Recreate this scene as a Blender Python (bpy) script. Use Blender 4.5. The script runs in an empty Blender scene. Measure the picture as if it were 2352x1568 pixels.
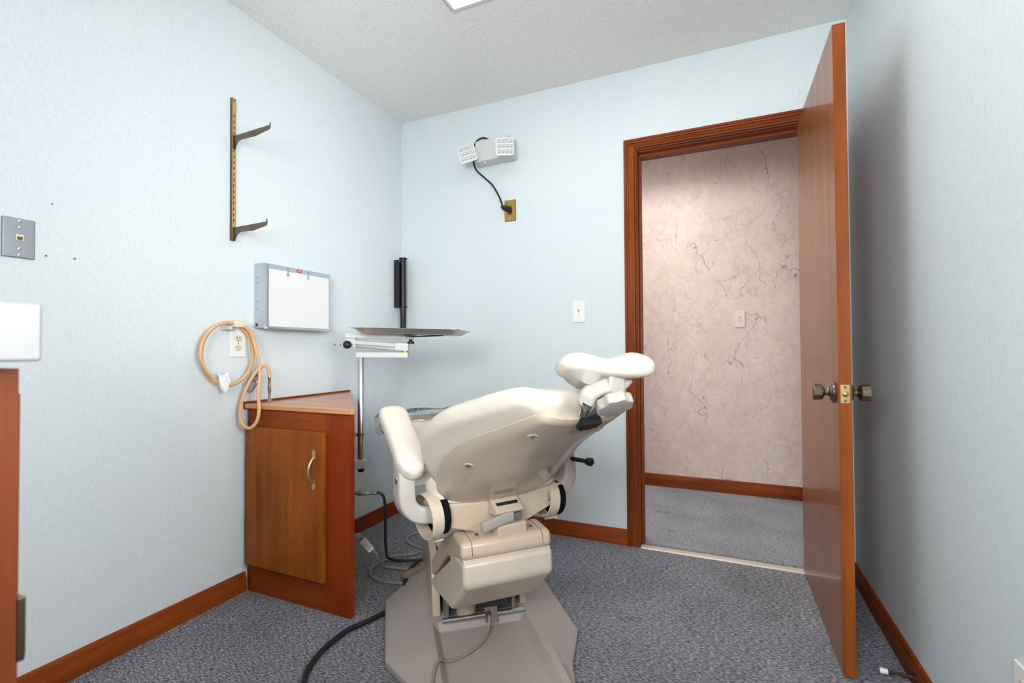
import bpy, bmesh, math, random
from mathutils import Vector, Matrix
random.seed(7)
PI = math.pi
SC = bpy.context.scene
COL = SC.collection

# ------------------------------------------------------------------ camera
cam_d = bpy.data.cameras.new('camera'); cam = bpy.data.objects.new('camera', cam_d); COL.objects.link(cam)
cam_d.sensor_width = 36.0; cam_d.lens = 1091.57 / 2352 * 36.0; cam_d.clip_start = 0.05
fw = Vector((-0.40027632, 0.91623946, 0.01685547)); rt = Vector((0.91631275, 0.40041858, -0.00599256)); up = Vector((0.01223987, -0.01304621, 0.99983998))
mw = Matrix.Identity(4)
for i in range(3):
    mw[i][0] = rt[i]; mw[i][1] = up[i]; mw[i][2] = -fw[i]
mw[0][3], mw[1][3], mw[2][3] = 1.8722, -2.5205, 1.0190
cam.matrix_world = mw
cam_d.dof.use_dof = True; cam_d.dof.focus_distance = 1.9; cam_d.dof.aperture_fstop = 3.2
SC.camera = cam

# ------------------------------------------------------------------ world, daylight, exposure
SC.view_settings.view_transform = 'Standard'; SC.view_settings.look = 'None'
SC.view_settings.gamma = 1.0; SC.view_settings.use_curve_mapping = False
SC.view_settings.exposure = -0.36
SC.cycles.use_denoising = True
SC.cycles.max_bounces = 6; SC.cycles.diffuse_bounces = 4; SC.cycles.glossy_bounces = 3; SC.cycles.transparent_max_bounces = 8
SC.cycles.use_adaptive_sampling = True; SC.cycles.adaptive_threshold = 0.1; SC.cycles.adaptive_min_samples = 16
SC.cycles.use_light_tree = False
SC.cycles.sample_clamp_indirect = 6.0
world = bpy.data.worlds.new('overcast_sky'); SC.world = world; world.use_nodes = True
wbg = world.node_tree.nodes['Background']
wbg.inputs[0].default_value = (0.99, 0.985, 0.985, 1); wbg.inputs[1].default_value = 37.0
for _n, _loc, _rot, _sx, _sy in (('rear_window_daylight_portal', (1.71, -3.14, 1.525), (PI/2, 0, 0), 1.18, .85), ('side_window_daylight_portal', (2.50, -2.20, 1.32), (PI/2, 0, PI/2), 1.10, .68)):
    pd = bpy.data.lights.new(_n, 'AREA'); pd.shape = 'RECTANGLE'; pd.size = _sx; pd.size_y = _sy
    pd.cycles.is_portal = True
    po = bpy.data.objects.new(_n, pd); COL.objects.link(po); po.location = _loc; po.rotation_euler = _rot
ROOM_LIGHT = 4.6     # diffuser of the ceiling fixture
HALL_LIGHT = 34.0

# ------------------------------------------------------------------ materials
def lin(v):
    v /= 255.0
    return v / 12.92 if v <= 0.04045 else ((v + 0.055) / 1.055) ** 2.4
def C(r, g, b): return (lin(r), lin(g), lin(b), 1.0)

def base_mat(name, rough=0.5, metal=0.0, coat=0.0, spec=0.5):
    m = bpy.data.materials.new(name); m.use_nodes = True
    nt = m.node_tree; b = nt.nodes['Principled BSDF']
    b.inputs['Roughness'].default_value = rough; b.inputs['Metallic'].default_value = metal
    b.inputs['Coat Weight'].default_value = coat if coat > .15 else 0.0; b.inputs['Specular IOR Level'].default_value = spec
    return m, nt, b
def N(nt, t, **kw):
    n = nt.nodes.new(t)
    for k, v in kw.items(): setattr(n, k, v)
    return n
def coords(nt, scale=(1, 1, 1), rot=(0, 0, 0), kind='Object'):
    tc = N(nt, 'ShaderNodeTexCoord'); mp = N(nt, 'ShaderNodeMapping')
    mp.inputs['Scale'].default_value = scale; mp.inputs['Rotation'].default_value = rot
    nt.links.new(tc.outputs[kind], mp.inputs['Vector']); return mp.outputs['Vector']
def noise(nt, vec, scale, detail=4, rough=0.5, dist=0.0):
    n = N(nt, 'ShaderNodeTexNoise'); n.inputs['Scale'].default_value = scale; n.inputs['Detail'].default_value = detail
    n.inputs['Roughness'].default_value = rough; n.inputs['Distortion'].default_value = dist
    nt.links.new(vec, n.inputs['Vector']); return n.outputs['Fac']
def ramp(nt, fac, stops, interp='LINEAR'):
    r = N(nt, 'ShaderNodeValToRGB'); r.color_ramp.interpolation = interp
    els = r.color_ramp.elements
    els[0].position, els[0].color = stops[0]; els[1].position, els[1].color = stops[-1]
    for p, c in stops[1:-1]:
        e = els.new(p); e.color = c
    nt.links.new(fac, r.inputs['Fac']); return r.outputs['Color']
def mix(nt, fac, a, b, mode='MIX'):
    m = N(nt, 'ShaderNodeMix', data_type='RGBA', blend_type=mode)
    if isinstance(fac, (int, float)): m.inputs[0].default_value = fac
    else: nt.links.new(fac, m.inputs[0])
    for s, v in ((6, a), (7, b)):
        if isinstance(v, tuple): m.inputs[s].default_value = v
        else: nt.links.new(v, m.inputs[s])
    return m.outputs[2]
def bump(nt, b, h, strength, dist=0.01):
    n = N(nt, 'ShaderNodeBump'); n.inputs['Strength'].default_value = strength; n.inputs['Distance'].default_value = dist
    nt.links.new(h, n.inputs['Height']); nt.links.new(n.outputs['Normal'], b.inputs['Normal'])

def plain(name, col, rough=0.5, metal=0.0, coat=0.0, var=0.05, scale=6.0, spec=0.5):
    """even colour with a faint mottling"""
    m, nt, b = base_mat(name, rough, metal, coat, spec)
    v = coords(nt); f = noise(nt, v, scale, 3)
    lo = tuple(max(0, c * (1 - var)) for c in col[:3]) + (1,); hi = tuple(min(1, c * (1 + var)) for c in col[:3]) + (1,)
    nt.links.new(ramp(nt, f, [(0.3, lo), (0.7, hi)]), b.inputs['Base Color'])
    return m
def wood(name, dark, light, axis='Z', rough=0.35, coat=0.25, scale=1.0, blotch=0.5):
    m, nt, b = base_mat(name, rough, 0, coat, 0.16 if coat < .2 else .3)
    s = {'Z': (38, 38, 1.6), 'X': (1.6, 38, 38), 'Y': (38, 1.6, 38)}[axis]
    v = coords(nt, tuple(q * scale * .55 for q in s)); f = noise(nt, v, 1.0, 5, 0.55, 0.5)
    fine = noise(nt, coords(nt, tuple(q * scale * 4.0 for q in s)), 1.0, 3, 0.6)
    g = N(nt, 'ShaderNodeMath', operation='MULTIPLY_ADD'); nt.links.new(fine, g.inputs[0]); g.inputs[1].default_value = 0.25; nt.links.new(f, g.inputs[2])
    col = ramp(nt, g.outputs[0], [(0.30, dark), (0.98, light)])
    bl = noise(nt, coords(nt, tuple(1.3 if q > 5 * scale else .7 for q in s)), 3.6, 5, 0.6, 0.7)
    col = mix(nt, blotch, col, mix(nt, 1.0, col, ramp(nt, bl, [(0.28, (0.48, 0.42, 0.40, 1)), (0.66, (1.2, 1.18, 1.12, 1))]), 'MULTIPLY'))
    nt.links.new(col, b.inputs['Base Color'])
    rr = N(nt, 'ShaderNodeMapRange'); rr.inputs[3].default_value = rough - 0.06; rr.inputs[4].default_value = rough + 0.14
    nt.links.new(bl, rr.inputs[0]); nt.links.new(rr.outputs[0], b.inputs['Roughness'])
    bump(nt, b, fine, 0.06, 0.002)
    return m

MT = {}
def setup_materials():
    # blue woven-look wallpaper
    m, nt, b = base_mat('blue_wallpaper', 0.62)
    v = coords(nt); fib = noise(nt, coords(nt, (260, 260, 34)), 1.0, 4, 0.6); blot = noise(nt, v, 90, 3, 0.6); big = noise(nt, v, 1.3, 3)
    c1 = ramp(nt, fib, [(0.30, C(206, 215, 219)), (0.70, C(222, 229, 232))])
    c1 = mix(nt, 0.35, c1, ramp(nt, blot, [(0.35, C(206, 216, 220)), (0.65, C(224, 231, 234))]))
    c1 = mix(nt, 0.14, c1, ramp(nt, big, [(0.35, C(202, 214, 220)), (0.7, C(230, 232, 231))]))
    sx = N(nt, 'ShaderNodeSeparateXYZ'); nt.links.new(v, sx.inputs[0]); ad = N(nt, 'ShaderNodeMath', operation='ADD'); nt.links.new(sx.outputs[0], ad.inputs[0]); nt.links.new(sx.outputs[1], ad.inputs[1])
    sh_ = N(nt, 'ShaderNodeMath', operation='ADD'); nt.links.new(ad.outputs[0], sh_.inputs[0]); sh_.inputs[1].default_value = 1.413 + 53.0
    md_ = N(nt, 'ShaderNodeMath', operation='MODULO'); nt.links.new(sh_.outputs[0], md_.inputs[0]); md_.inputs[1].default_value = .53
    lt_ = N(nt, 'ShaderNodeMath', operation='LESS_THAN'); nt.links.new(md_.outputs[0], lt_.inputs[0]); lt_.inputs[1].default_value = .0016
    c1 = mix(nt, lt_.outputs[0], c1, mix(nt, 0.22, c1, C(170, 180, 186)))
    nt.links.new(c1, b.inputs['Base Color']); bump(nt, b, fib, 0.10, 0.002); MT['wall'] = m
    # popcorn ceiling
    m, nt, b = base_mat('textured_ceiling_paint', 0.9)
    v = coords(nt); pop = noise(nt, v, 150, 3, 0.7)
    nt.links.new(ramp(nt, pop, [(0.35, C(226, 225, 222)), (0.65, C(246, 244, 240))]), b.inputs['Base Color']); bump(nt, b, pop, 0.5, 0.006); MT['ceiling'] = m
    # tweed carpet
    def carpet(name, cols, gain):
        m, nt, b = base_mat(name, 0.95, spec=0.15)
        a = noise(nt, coords(nt, (64, 270, 240)), 1.0, 4, 0.72); d = noise(nt, coords(nt, (34, 140, 130), (0, 0, .05)), 1.0, 3, 0.65)
        g = noise(nt, coords(nt, (80, 300, 240), (0, 0, -.04)), 1.0, 3, 0.65); big = noise(nt, coords(nt), 2.4, 4, 0.6)
        col = ramp(nt, a, [(0.36, cols[0]), (0.47, cols[1]), (0.54, cols[2]), (0.64, cols[3])])
        col = mix(nt, ramp(nt, d, [(0.52, (0, 0, 0, 1)), (0.66, (.7, .7, .7, 1))]), col, cols[4])
        col = mix(nt, ramp(nt, g, [(0.57, (0, 0, 0, 1)), (0.66, (1, 1, 1, 1))]), col, cols[5])
        col = mix(nt, 1.0, col, ramp(nt, big, [(0.28, (gain * .74,) * 3 + (1,)), (0.6, (gain,) * 3 + (1,))]), 'MULTIPLY')
        # worn, soiled spots
        st = noise(nt, coords(nt), 5.5, 2, 0.5)
        col = mix(nt, ramp(nt, st, [(0.68, (0, 0, 0, 1)), (0.8, (.45, .45, .45, 1))]), col, C(66, 60, 56))
        nt.links.new(col, b.inputs['Base Color']); bump(nt, b, a, 0.8, 0.006); return m
    MT['carpet'] = carpet('blue_grey_tweed_carpet', [C(62, 65, 77), C(114, 118, 130), C(156, 158, 166), C(204, 202, 198), C(104, 110, 128), C(226, 216, 202)], 1.0)
    MT['carpet_hall'] = carpet('hall_tweed_carpet', [C(112, 117, 126), C(144, 149, 158), C(170, 174, 180), C(190, 192, 196), C(150, 158, 170), C(204, 204, 204)], 1.0)
    # pink marbled wallpaper with bluish veins
    m, nt, b = base_mat('pink_marbled_wallpaper', 0.6)
    v = coords(nt)
    n1 = noise(nt, v, 5.0, 7, 0.68, 1.2); n2 = noise(nt, coords(nt, (1, 1, .7), (.3, .5, .2)), 14, 5, 0.7, 2.0)
    col = ramp(nt, n1, [(0.28, C(214, 188, 174)), (0.48, C(226, 207, 195)), (0.62, C(233, 217, 204)), (0.76, C(219, 203, 195))])
    col = mix(nt, 0.4, col, ramp(nt, n2, [(0.3, C(208, 180, 168)), (0.7, C(240, 228, 215))]))
    warp = N(nt, 'ShaderNodeTexNoise'); warp.inputs['Scale'].default_value = 7.0; warp.inputs['Detail'].default_value = 5; nt.links.new(v, warp.inputs['Vector'])
    for sc_, sc3, wamt, wid, thr, colr, amt in ((2.6, (1.35, 1, .75), .20, .0075, .47, C(112, 108, 132), .85), (4.6, (1.5, 1, .7), .22, .009, .50, C(156, 152, 176), .8), (7, (1.3, 1, .9), .24, .012, .52, C(190, 160, 150), .7), (9, (1.3, 1, .8), .26, .012, .50, C(236, 226, 214), .6)):
        mul = N(nt, 'ShaderNodeVectorMath', operation='MULTIPLY_ADD'); nt.links.new(warp.outputs['Color'], mul.inputs[0]); mul.inputs[1].default_value = (wamt,) * 3
        sv = coords(nt, sc3, (0.2, 0.35, 0.1 * sc_)); nt.links.new(sv, mul.inputs[2])
        vo = N(nt, 'ShaderNodeTexVoronoi', feature='DISTANCE_TO_EDGE'); vo.inputs['Scale'].default_value = sc_; nt.links.new(mul.outputs[0], vo.inputs['Vector'])
        line = ramp(nt, vo.outputs['Distance'], [(0.0, (1, 1, 1, 1)), (wid, (0, 0, 0, 1))])
        msk = ramp(nt, noise(nt, coords(nt, (1, 1, 1), (0, 0, sc_)), 4.2, 3, 0.6), [(thr, (0, 0, 0, 1)), (thr + .1, (amt,) * 3 + (1,))])
        f = N(nt, 'ShaderNodeMath', operation='MULTIPLY'); nt.links.new(line, f.inputs[0]); nt.links.new(msk, f.inputs[1])
        col = mix(nt, f.outputs[0], col, colr)
    nt.links.new(col, b.inputs['Base Color']); MT['pink'] = m
    MT['trim_z'] = wood('stained_trim_upright', C(102, 46, 14), C(164, 86, 38), 'Z', 0.42, 0.05)
    MT['trim_x'] = wood('stained_trim_across', C(98, 42, 12), C(158, 78, 32), 'X', 0.42, 0.05)
    MT['trim_y'] = wood('stained_trim_along', C(100, 42, 8), C(156, 76, 26), 'Y', 0.42, 0.05)
    MT['door'] = wood('stained_door_veneer', C(118, 64, 30), C(166, 100, 56), 'Z', 0.34, 0.3, 0.8, 0.35)
    MT['door_edge'] = wood('stained_door_edge', C(98, 44, 14), C(166, 88, 34), 'Z', 0.45, 0.1, 1.0, 0.6)
    MT['cab_door'] = wood('cabinet_birch_stain', C(118, 56, 8), C(186, 102, 34), 'Z', 0.4, 0.06, 1.0, 0.6)
    MT['cab_red'] = wood('cabinet_red_stain', C(122, 42, 4), C(160, 66, 18), 'Z', 0.42, 0.05, 0.8, 0.4)
    MT['cab_x'] = wood('cabinet_rail_stain', C(104, 44, 8), C(158, 76, 26), 'X', 0.42, 0.1, 0.9, 0.5)
    MT['cab_top'] = wood('cabinet_worn_top', C(168, 98, 54), C(224, 158, 108), 'X', 0.3, 0.35, 0.8, 0.4)
    MT['near_wood'] = wood('near_cabinet_stain', C(96, 44, 22), C(140, 72, 38), 'Z', 0.45, 0.1, 0.8, 0.4)
    # chair
    MT['vinyl'] = plain('ivory_vinyl', C(200, 191, 178), 0.42, var=0.025, scale=3, coat=0.05)
    MT['vinyl_seat'] = plain('seat_vinyl', C(212, 201, 183), 0.45, var=0.03, scale=3)
    MT['shell'] = plain('beige_plastic_shell', C(180, 165, 147), 0.25, var=0.03, scale=4, coat=0.35)
    MT['tan'] = plain('tan_enamel', C(194, 175, 153), 0.34, var=0.05, scale=7, coat=0.2)
    MT['tan_box'] = plain('tan_enamel_light', C(205, 191, 174), 0.3, var=0.06, scale=8, coat=0.25)
    MT['greige'] = plain('greige_plastic', C(168, 160, 153), 0.36, var=0.03)
    MT['arm_grey'] = plain('warm_grey_plastic', C(174, 166, 161), 0.36, var=0.03)
    MT['base'] = plain('taupe_base_plastic', C(176, 164, 158), 0.5, var=0.06, scale=3)
    MT['mech'] = plain('dusty_grey_metal', C(126, 122, 118), 0.5, 0.3, var=0.25, scale=18)
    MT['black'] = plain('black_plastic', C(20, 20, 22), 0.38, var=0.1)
    MT['black_rubber'] = plain('black_rubber', C(26, 26, 28), 0.5, var=0.1)
    MT['velcro'] = plain('black_velcro', C(16, 16, 18), 0.95, var=0.2, scale=120, spec=.1)
    MT['strap'] = plain('beige_strap_vinyl', C(196, 180, 158), 0.5, var=0.08, scale=30)
    MT['belt'] = plain('brown_webbing', C(140, 122, 100), 0.8, var=0.15, scale=60)
    MT['chrome'] = plain('chrome', C(212, 211, 210), 0.2, 1.0, var=0.04)
    MT['tray'] = plain('worn_stainless', C(216, 212, 208), 0.4, 0.85, var=0.05, scale=10)
    MT['steel'] = plain('brushed_steel', C(190, 190, 192), 0.3, 1.0, var=0.05, scale=20)
    MT['dull_steel'] = plain('dull_steel_plate', C(150, 155, 160), 0.42, 0.75, var=0.05)
    MT['alu'] = plain('satin_aluminium', C(200, 201, 204), 0.34, 0.95, var=0.04)
    MT['white_enamel'] = plain('white_enamel', C(206, 207, 205), 0.35, var=0.03)
    MT['grey_enamel'] = plain('grey_enamel', C(176, 186, 194), 0.35, 0.25, var=0.06)
    MT['white_plastic'] = plain('white_plastic', C(236, 236, 233), 0.35, var=0.02)
    MT['ivory'] = plain('ivory_plastic', C(226, 214, 190), 0.4, var=0.03)
    MT['pinkplate'] = plain('pinkish_ivory_plate', C(228, 208, 196), 0.4, var=0.03)
    MT['opal'] = plain('opal_acrylic', C(226, 226, 226), 0.3, var=0.01)
    MT['red'] = plain('red_badge', C(190, 40, 46), 0.4, var=0.05)
    MT['brass'] = plain('satin_brass', C(190, 150, 86), 0.36, 0.85, var=0.08, scale=15)
    MT['gold'] = plain('worn_gold_paint', C(196, 152, 88), 0.5, 0.25, var=0.12, scale=30)
    MT['old_brass'] = plain('antique_brass', C(134, 120, 98), 0.27, 0.95, var=0.12, scale=20)
    MT['old_brass_light'] = plain('pale_brass', C(196, 176, 132), 0.33, 0.85, var=0.08, scale=20)
    MT['bronze'] = plain('dark_bronze_metal', C(112, 98, 82), 0.4, 0.75, var=0.15, scale=20)
    MT['dark_bronze'] = plain('oil_rubbed_bronze', C(70, 58, 50), 0.45, 0.6, var=0.15)
    MT['dark'] = plain('black_recess_shade', C(12, 12, 13), 0.8, var=0.1)  # flat black painted as the shade inside slots, holes and recesses
    MT['hose'] = plain('tan_rubber_hose', C(214, 168, 118), 0.48, var=0.07, scale=12)
    MT['cord_grey'] = plain('grey_cord', C(150, 144, 136), 0.5, var=0.05)
    MT['cord_pale'] = plain('pale_grey_cord', C(200, 202, 204), 0.45, var=0.04)
    MT['paper'] = plain('white_tissue', C(244, 244, 245), 0.8, var=0.02)
    MT['strip'] = plain('pale_threshold_metal', C(214, 200, 192), 0.4, 0.3, var=0.06)
    MT['counter'] = plain('white_counter_laminate', C(146, 146, 146), 0.4, var=0.02)
    MT['wire_guard'] = plain('mirror_reflector', C(236, 236, 238), 0.25, 0.8, var=0.05, scale=60)
    MT['ink'] = plain('dark_ink', C(80, 78, 76), 0.7, var=0.1)
    MT['dark_red'] = plain('dark_red_anchor', C(128, 30, 44), 0.5)
    def glass(name, col, rough):
        m, nt, b = base_mat(name, rough)
        v = coords(nt); nt.links.new(ramp(nt, noise(nt, v, 20, 2), [(0.4, col), (0.6, col)]), b.inputs['Base Color'])
        b.inputs['Transmission Weight'].default_value = 1.0; b.inputs['IOR'].default_value = 1.45; return m
    MT['glass'] = glass('clear_glass', (1, 1, 1, 1), 0.0)
    m, nt, b = base_mat('window_pane', 0.0)
    v = coords(nt); tp = N(nt, 'ShaderNodeBsdfTransparent'); gp = N(nt, 'ShaderNodeBsdfGlossy'); gp.inputs['Roughness'].default_value = 0.02; mp_ = N(nt, 'ShaderNodeMixShader'); fp = N(nt, 'ShaderNodeFresnel'); fp.inputs[0].default_value = 1.45
    nt.links.new(ramp(nt, noise(nt, v, 3, 2), [(0.3, (.93, .95, .95, 1)), (0.7, (.95, .97, .97, 1))]), tp.inputs[0])
    nt.links.new(fp.outputs[0], mp_.inputs[0]); nt.links.new(tp.outputs[0], mp_.inputs[1]); nt.links.new(gp.outputs[0], mp_.inputs[2])
    nt.links.new(mp_.outputs[0], nt.nodes['Material Output'].inputs[0]); MT['pane'] = m
    m, nt, b = base_mat('clear_plastic_film', 0.12)
    v = coords(nt); wr = noise(nt, v, 22, 3, 0.6, 1.0)
    tr = N(nt, 'ShaderNodeBsdfTransparent'); mx = N(nt, 'ShaderNodeMixShader'); gl = N(nt, 'ShaderNodeBsdfGlossy'); gl.inputs['Roughness'].default_value = 0.08
    tr.inputs[0].default_value = (.95, .945, .93, 1)
    fr = N(nt, 'ShaderNodeFresnel'); fr.inputs[0].default_value = 1.5
    bm_ = N(nt, 'ShaderNodeBump'); bm_.inputs['Strength'].default_value = 0.9; bm_.inputs['Distance'].default_value = 0.03; nt.links.new(wr, bm_.inputs['Height'])
    nt.links.new(bm_.outputs[0], gl.inputs['Normal']); nt.links.new(bm_.outputs[0], fr.inputs['Normal'])
    nt.links.new(fr.outputs[0], mx.inputs[0]); nt.links.new(tr.outputs[0], mx.inputs[1]); nt.links.new(gl.outputs[0], mx.inputs[2])
    nt.links.new(mx.outputs[0], nt.nodes['Material Output'].inputs[0]); MT['film'] = m
    def emit(name, col, s):
        m, nt, b = base_mat(name, 0.4)
        v = coords(nt); nt.links.new(ramp(nt, noise(nt, v, 5, 2), [(0.3, col), (0.7, col)]), b.inputs['Base Color'])
        b.inputs['Emission Color'].default_value = col; b.inputs['Emission Strength'].default_value = s; return m
    MT['lamp'] = emit('lit_diffuser', (1.0, 0.985, 0.965, 1), ROOM_LIGHT)
    MT['lamp_hall'] = emit('lit_hall_diffuser', (1.0, 0.95, 0.90, 1), HALL_LIGHT)
    MT['led'] = emit('red_indicator', (1.0, .25, .2, 1), 4.0)
setup_materials()

# ------------------------------------------------------------------ mesh builder
def catmull(pts, n=8, closed=False):
    P = [Vector(p) for p in pts]; out = []; L = len(P)
    rng = range(L) if closed else range(L - 1)
    for i in rng:
        p1, p2 = P[i], P[(i + 1) % L]
        p0 = P[(i - 1) % L] if (closed or i > 0) else p1 * 2 - p2
        p3 = P[(i + 2) % L] if (closed or i + 2 < L) else p2 * 2 - p1
        for k in range(n):
            t = k / n
            out.append(0.5 * ((2 * p1) + (p2 - p0) * t + (2 * p0 - 5 * p1 + 4 * p2 - p3) * t * t + (3 * p1 - p0 - 3 * p2 + p3) * t ** 3))
    if not closed: out.append(P[-1])
    return out
def circ(r, n=12, ry=None): return [(r * math.cos(2 * PI * k / n), (ry or r) * math.sin(2 * PI * k / n)) for k in range(n)]
def rrect(a, b, r, n=4):
    """rounded rectangle of half sizes a, b"""
    out = []
    for cx, cy, s in ((a - r, b - r, 0), (-a + r, b - r, 1), (-a + r, -b + r, 2), (a - r, -b + r, 3)):
        for k in range(n + 1):
            t = (s + k / n) * PI / 2; out.append((cx + r * math.cos(t), cy + r * math.sin(t)))
    return out
def sell(a, b, p, n=28):
    out = []
    for k in range(n):
        t = 2 * PI * k / n; c, s = math.cos(t), math.sin(t)
        out.append((a * math.copysign(abs(c) ** p, c), b * math.copysign(abs(s) ** p, s)))
    return out
def axis_mat(at, axis=(0, 0, 1), upv=None):
    z = Vector(axis).normalized(); u = Vector(upv) if upv else (Vector((0, 0, 1)) if abs(z.z) < .9 else Vector((0, 1, 0)))
    x = u.cross(z).normalized(); y = z.cross(x)
    m = Matrix((x, y, z)).transposed().to_4x4(); m.translation = Vector(at); return m

class MB:
    def __init__(s): s.v = []; s.f = []
    def add(s, vs, fs, M=None):
        o = len(s.v); s.v += [(M @ Vector(p)) if M else Vector(p) for p in vs]; s.f += [tuple(i + o for i in f) for f in fs]; return s
    def box(s, x0, x1, y0, y1, z0, z1, M=None):
        vs = [(x, y, z) for z in (z0, z1) for y in (y0, y1) for x in (x0, x1)]
        return s.add(vs, [(0, 2, 3, 1), (4, 5, 7, 6), (0, 1, 5, 4), (2, 6, 7, 3), (0, 4, 6, 2), (1, 3, 7, 5)], M)
    def prism(s, poly, a, b, plane='XZ', M=None):
        """polygon extruded: plane XZ along y, YZ along x, XY along z"""
        n = len(poly)
        def p3(p, d): return {'XZ': (p[0], d, p[1]), 'YZ': (d, p[0], p[1]), 'XY': (p[0], p[1], d)}[plane]
        vs = [p3(p, a) for p in poly] + [p3(p, b) for p in poly]
        fs = [tuple(range(n))[::-1], tuple(range(n, 2 * n))] + [(i, (i + 1) % n, n + (i + 1) % n, n + i) for i in range(n)]
        return s.add(vs, fs, M)
    def loft(s, rings, cap=True, closed=False, M=None):
        n = len(rings[0]); vs = [p for r in rings for p in r]; fs = []
        R = len(rings)
        for i in range(R if closed else R - 1):
            j = (i + 1) % R
            for k in range(n): fs.append((i * n + k, i * n + (k + 1) % n, j * n + (k + 1) % n, j * n + k))
        if cap and not closed: fs += [tuple(range(n))[::-1], tuple(range((R - 1) * n, R * n))]
        return s.add(vs, fs, M)
    def sweep(s, path, sec, upv=(0, 0, 1), closed=False, scale=None, M=None):
        P = [Vector(p) for p in path]; n = len(P); rings = []; prev = None
        for i in range(n):
            a = P[(i - 1) % n] if (closed or i > 0) else P[i]; b = P[(i + 1) % n] if (closed or i < n - 1) else P[i]
            t = (b - a).normalized()
            if prev is None:
                u = Vector(upv)
                if abs(u.dot(t)) > .95: u = Vector((1, 0, 0))
                x = u.cross(t).normalized()
            else:
                x = (prev - t * prev.dot(t)).normalized()
            prev = x; y = t.cross(x); k = scale[i] if scale else 1.0
            rings.append([P[i] + x * (q[0] * k) + y * (q[1] * k) for q in sec])
        return s.loft(rings, True, closed, M)
    def tube(s, pts, r, n=10, smooth=8, closed=False, M=None):
        return s.sweep(catmull(pts, smooth, closed) if smooth else pts, circ(r, n), closed=closed, M=M)
    def lathe(s, prof, at=(0, 0, 0), axis=(0, 0, 1), n=24, M=None):
        A = axis_mat(at, axis); A = (M @ A) if M else A
        return s.loft([[(max(r, 1e-5) * math.cos(2 * PI * k / n), max(r, 1e-5) * math.sin(2 * PI * k / n), z) for k in range(n)] for r, z in prof], True, False, A)
    def xf(s, M): s.v = [M @ p for p in s.v]; return s
    def build(s, name, mat, parent=None, world=True, bevel=0.0, seg=2, smooth=True, angle=40, sub=0, thick=0):
        me = bpy.data.meshes.new(name)
        vs = s.v
        if parent is not None and world:
            inv = root_matrix(parent).inverted(); vs = [inv @ p for p in vs]
        me.from_pydata([tuple(p) for p in vs], [], s.f)
        bm = bmesh.new(); bm.from_mesh(me)
        bmesh.ops.recalc_face_normals(bm, faces=bm.faces)
        if bevel > 0:
            bm.normal_update()
            es = [e for e in bm.edges if len(e.link_faces) == 2 and e.calc_face_angle(0) > math.radians(28)]
            bmesh.ops.bevel(bm, geom=es, offset=bevel, segments=seg, profile=.5, affect='EDGES', clamp_overlap=True)
        bm.to_mesh(me); bm.free()
        if smooth:
            for p in me.polygons: p.use_smooth = True
            me.set_sharp_from_angle(angle=math.radians(angle))
        o = bpy.data.objects.new(name, me); COL.objects.link(o); me.materials.append(MT[mat] if isinstance(mat, str) else mat)
        if sub:
            md = o.modifiers.new('sub', 'SUBSURF'); md.levels = sub; md.render_levels = sub
        if thick:
            md = o.modifiers.new('solid', 'SOLIDIFY'); md.thickness = thick
        if bevel > 0 and smooth:
            md = o.modifiers.new('wn', 'WEIGHTED_NORMAL'); md.keep_sharp = True
        if parent is not None: o.parent = parent
        return o
ROOTS = {}
def root_matrix(o):
    while o.parent is not None: o = o.parent
    return ROOTS.get(o.name, Matrix.Translation(o.location))
def thing(name, label, cat, loc=(0, 0, 0), rotz=0, group=None):
    o = bpy.data.objects.new(name, None); COL.objects.link(o); o.empty_display_size = .05
    o.location = loc; o.rotation_euler = (0, 0, rotz)
    ROOTS[o.name] = Matrix.Translation(loc) @ Matrix.Rotation(rotz, 4, 'Z')
    return tag(o, label, cat, group)
def tag(o, label, cat, group=None, kind=None):
    o['label'] = label; o['category'] = cat
    if group: o['group'] = group
    if kind: o['kind'] = kind
    return o
def struct(o, label, cat): return tag(o, label, cat, None, 'structure')

# ================================================================== ROOM SHELL
W, H, YR, T = 2.407, 2.485, -3.05, 0.12
JL, JR, JH = 1.490, 2.249, 2.043           # door opening in the back wall
HY, HX0, HX1, HH = 1.17, -0.6, 3.6, 2.485   # hall
struct(MB().box(-T, W + T, YR - T, T * .5, -.08, 0).build('floor', 'carpet', smooth=False), 'blue grey tweed carpet of the treatment room', 'floor')
struct(MB().box(HX0, HX1, T * .5, HY + .1, -.08, 0).build('floor_hall', 'carpet_hall', smooth=False), 'paler grey blue carpet of the hallway beyond the door', 'floor')
struct(MB().box(-T, 0, YR, 0, 0, H).build('wall_left', 'wall', smooth=False), 'pale blue wallpapered wall with shelf rail and viewer box', 'wall')
m = MB().box(-T, JL - .012, 0, T, 0, H).box(JR + .012, W + T, 0, T, 0, H).box(JL - .012, JR + .012, 0, T, JH + .012, H)
struct(m.build('wall_back', 'wall', smooth=False), 'pale blue wallpapered wall with the doorway', 'wall')
sy0, sy1, sz0, sz1 = -2.75, -1.65, .98, 1.66
m = MB().box(W, W + T, YR, sy0, 0, H).box(W, W + T, sy1, 0, 0, H).box(W, W + T, sy0, sy1, 0, sz0).box(W, W + T, sy0, sy1, sz1, H)
struct(m.build('wall_right', 'wall', smooth=False), 'pale blue wallpapered wall behind the open door', 'wall')
wx0, wx1, wz0, wz1 = 1.12, 2.30, 1.10, 1.95
m = MB().box(-T, wx0, YR - T, YR, 0, H).box(wx1, W + T, YR - T, YR, 0, H).box(wx0, wx1, YR - T, YR, 0, wz0).box(wx0, wx1, YR - T, YR, wz1, H)
struct(m.build('wall_rear', 'wall', smooth=False), 'pale blue wallpapered wall behind the camera with a window', 'wall')
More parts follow.
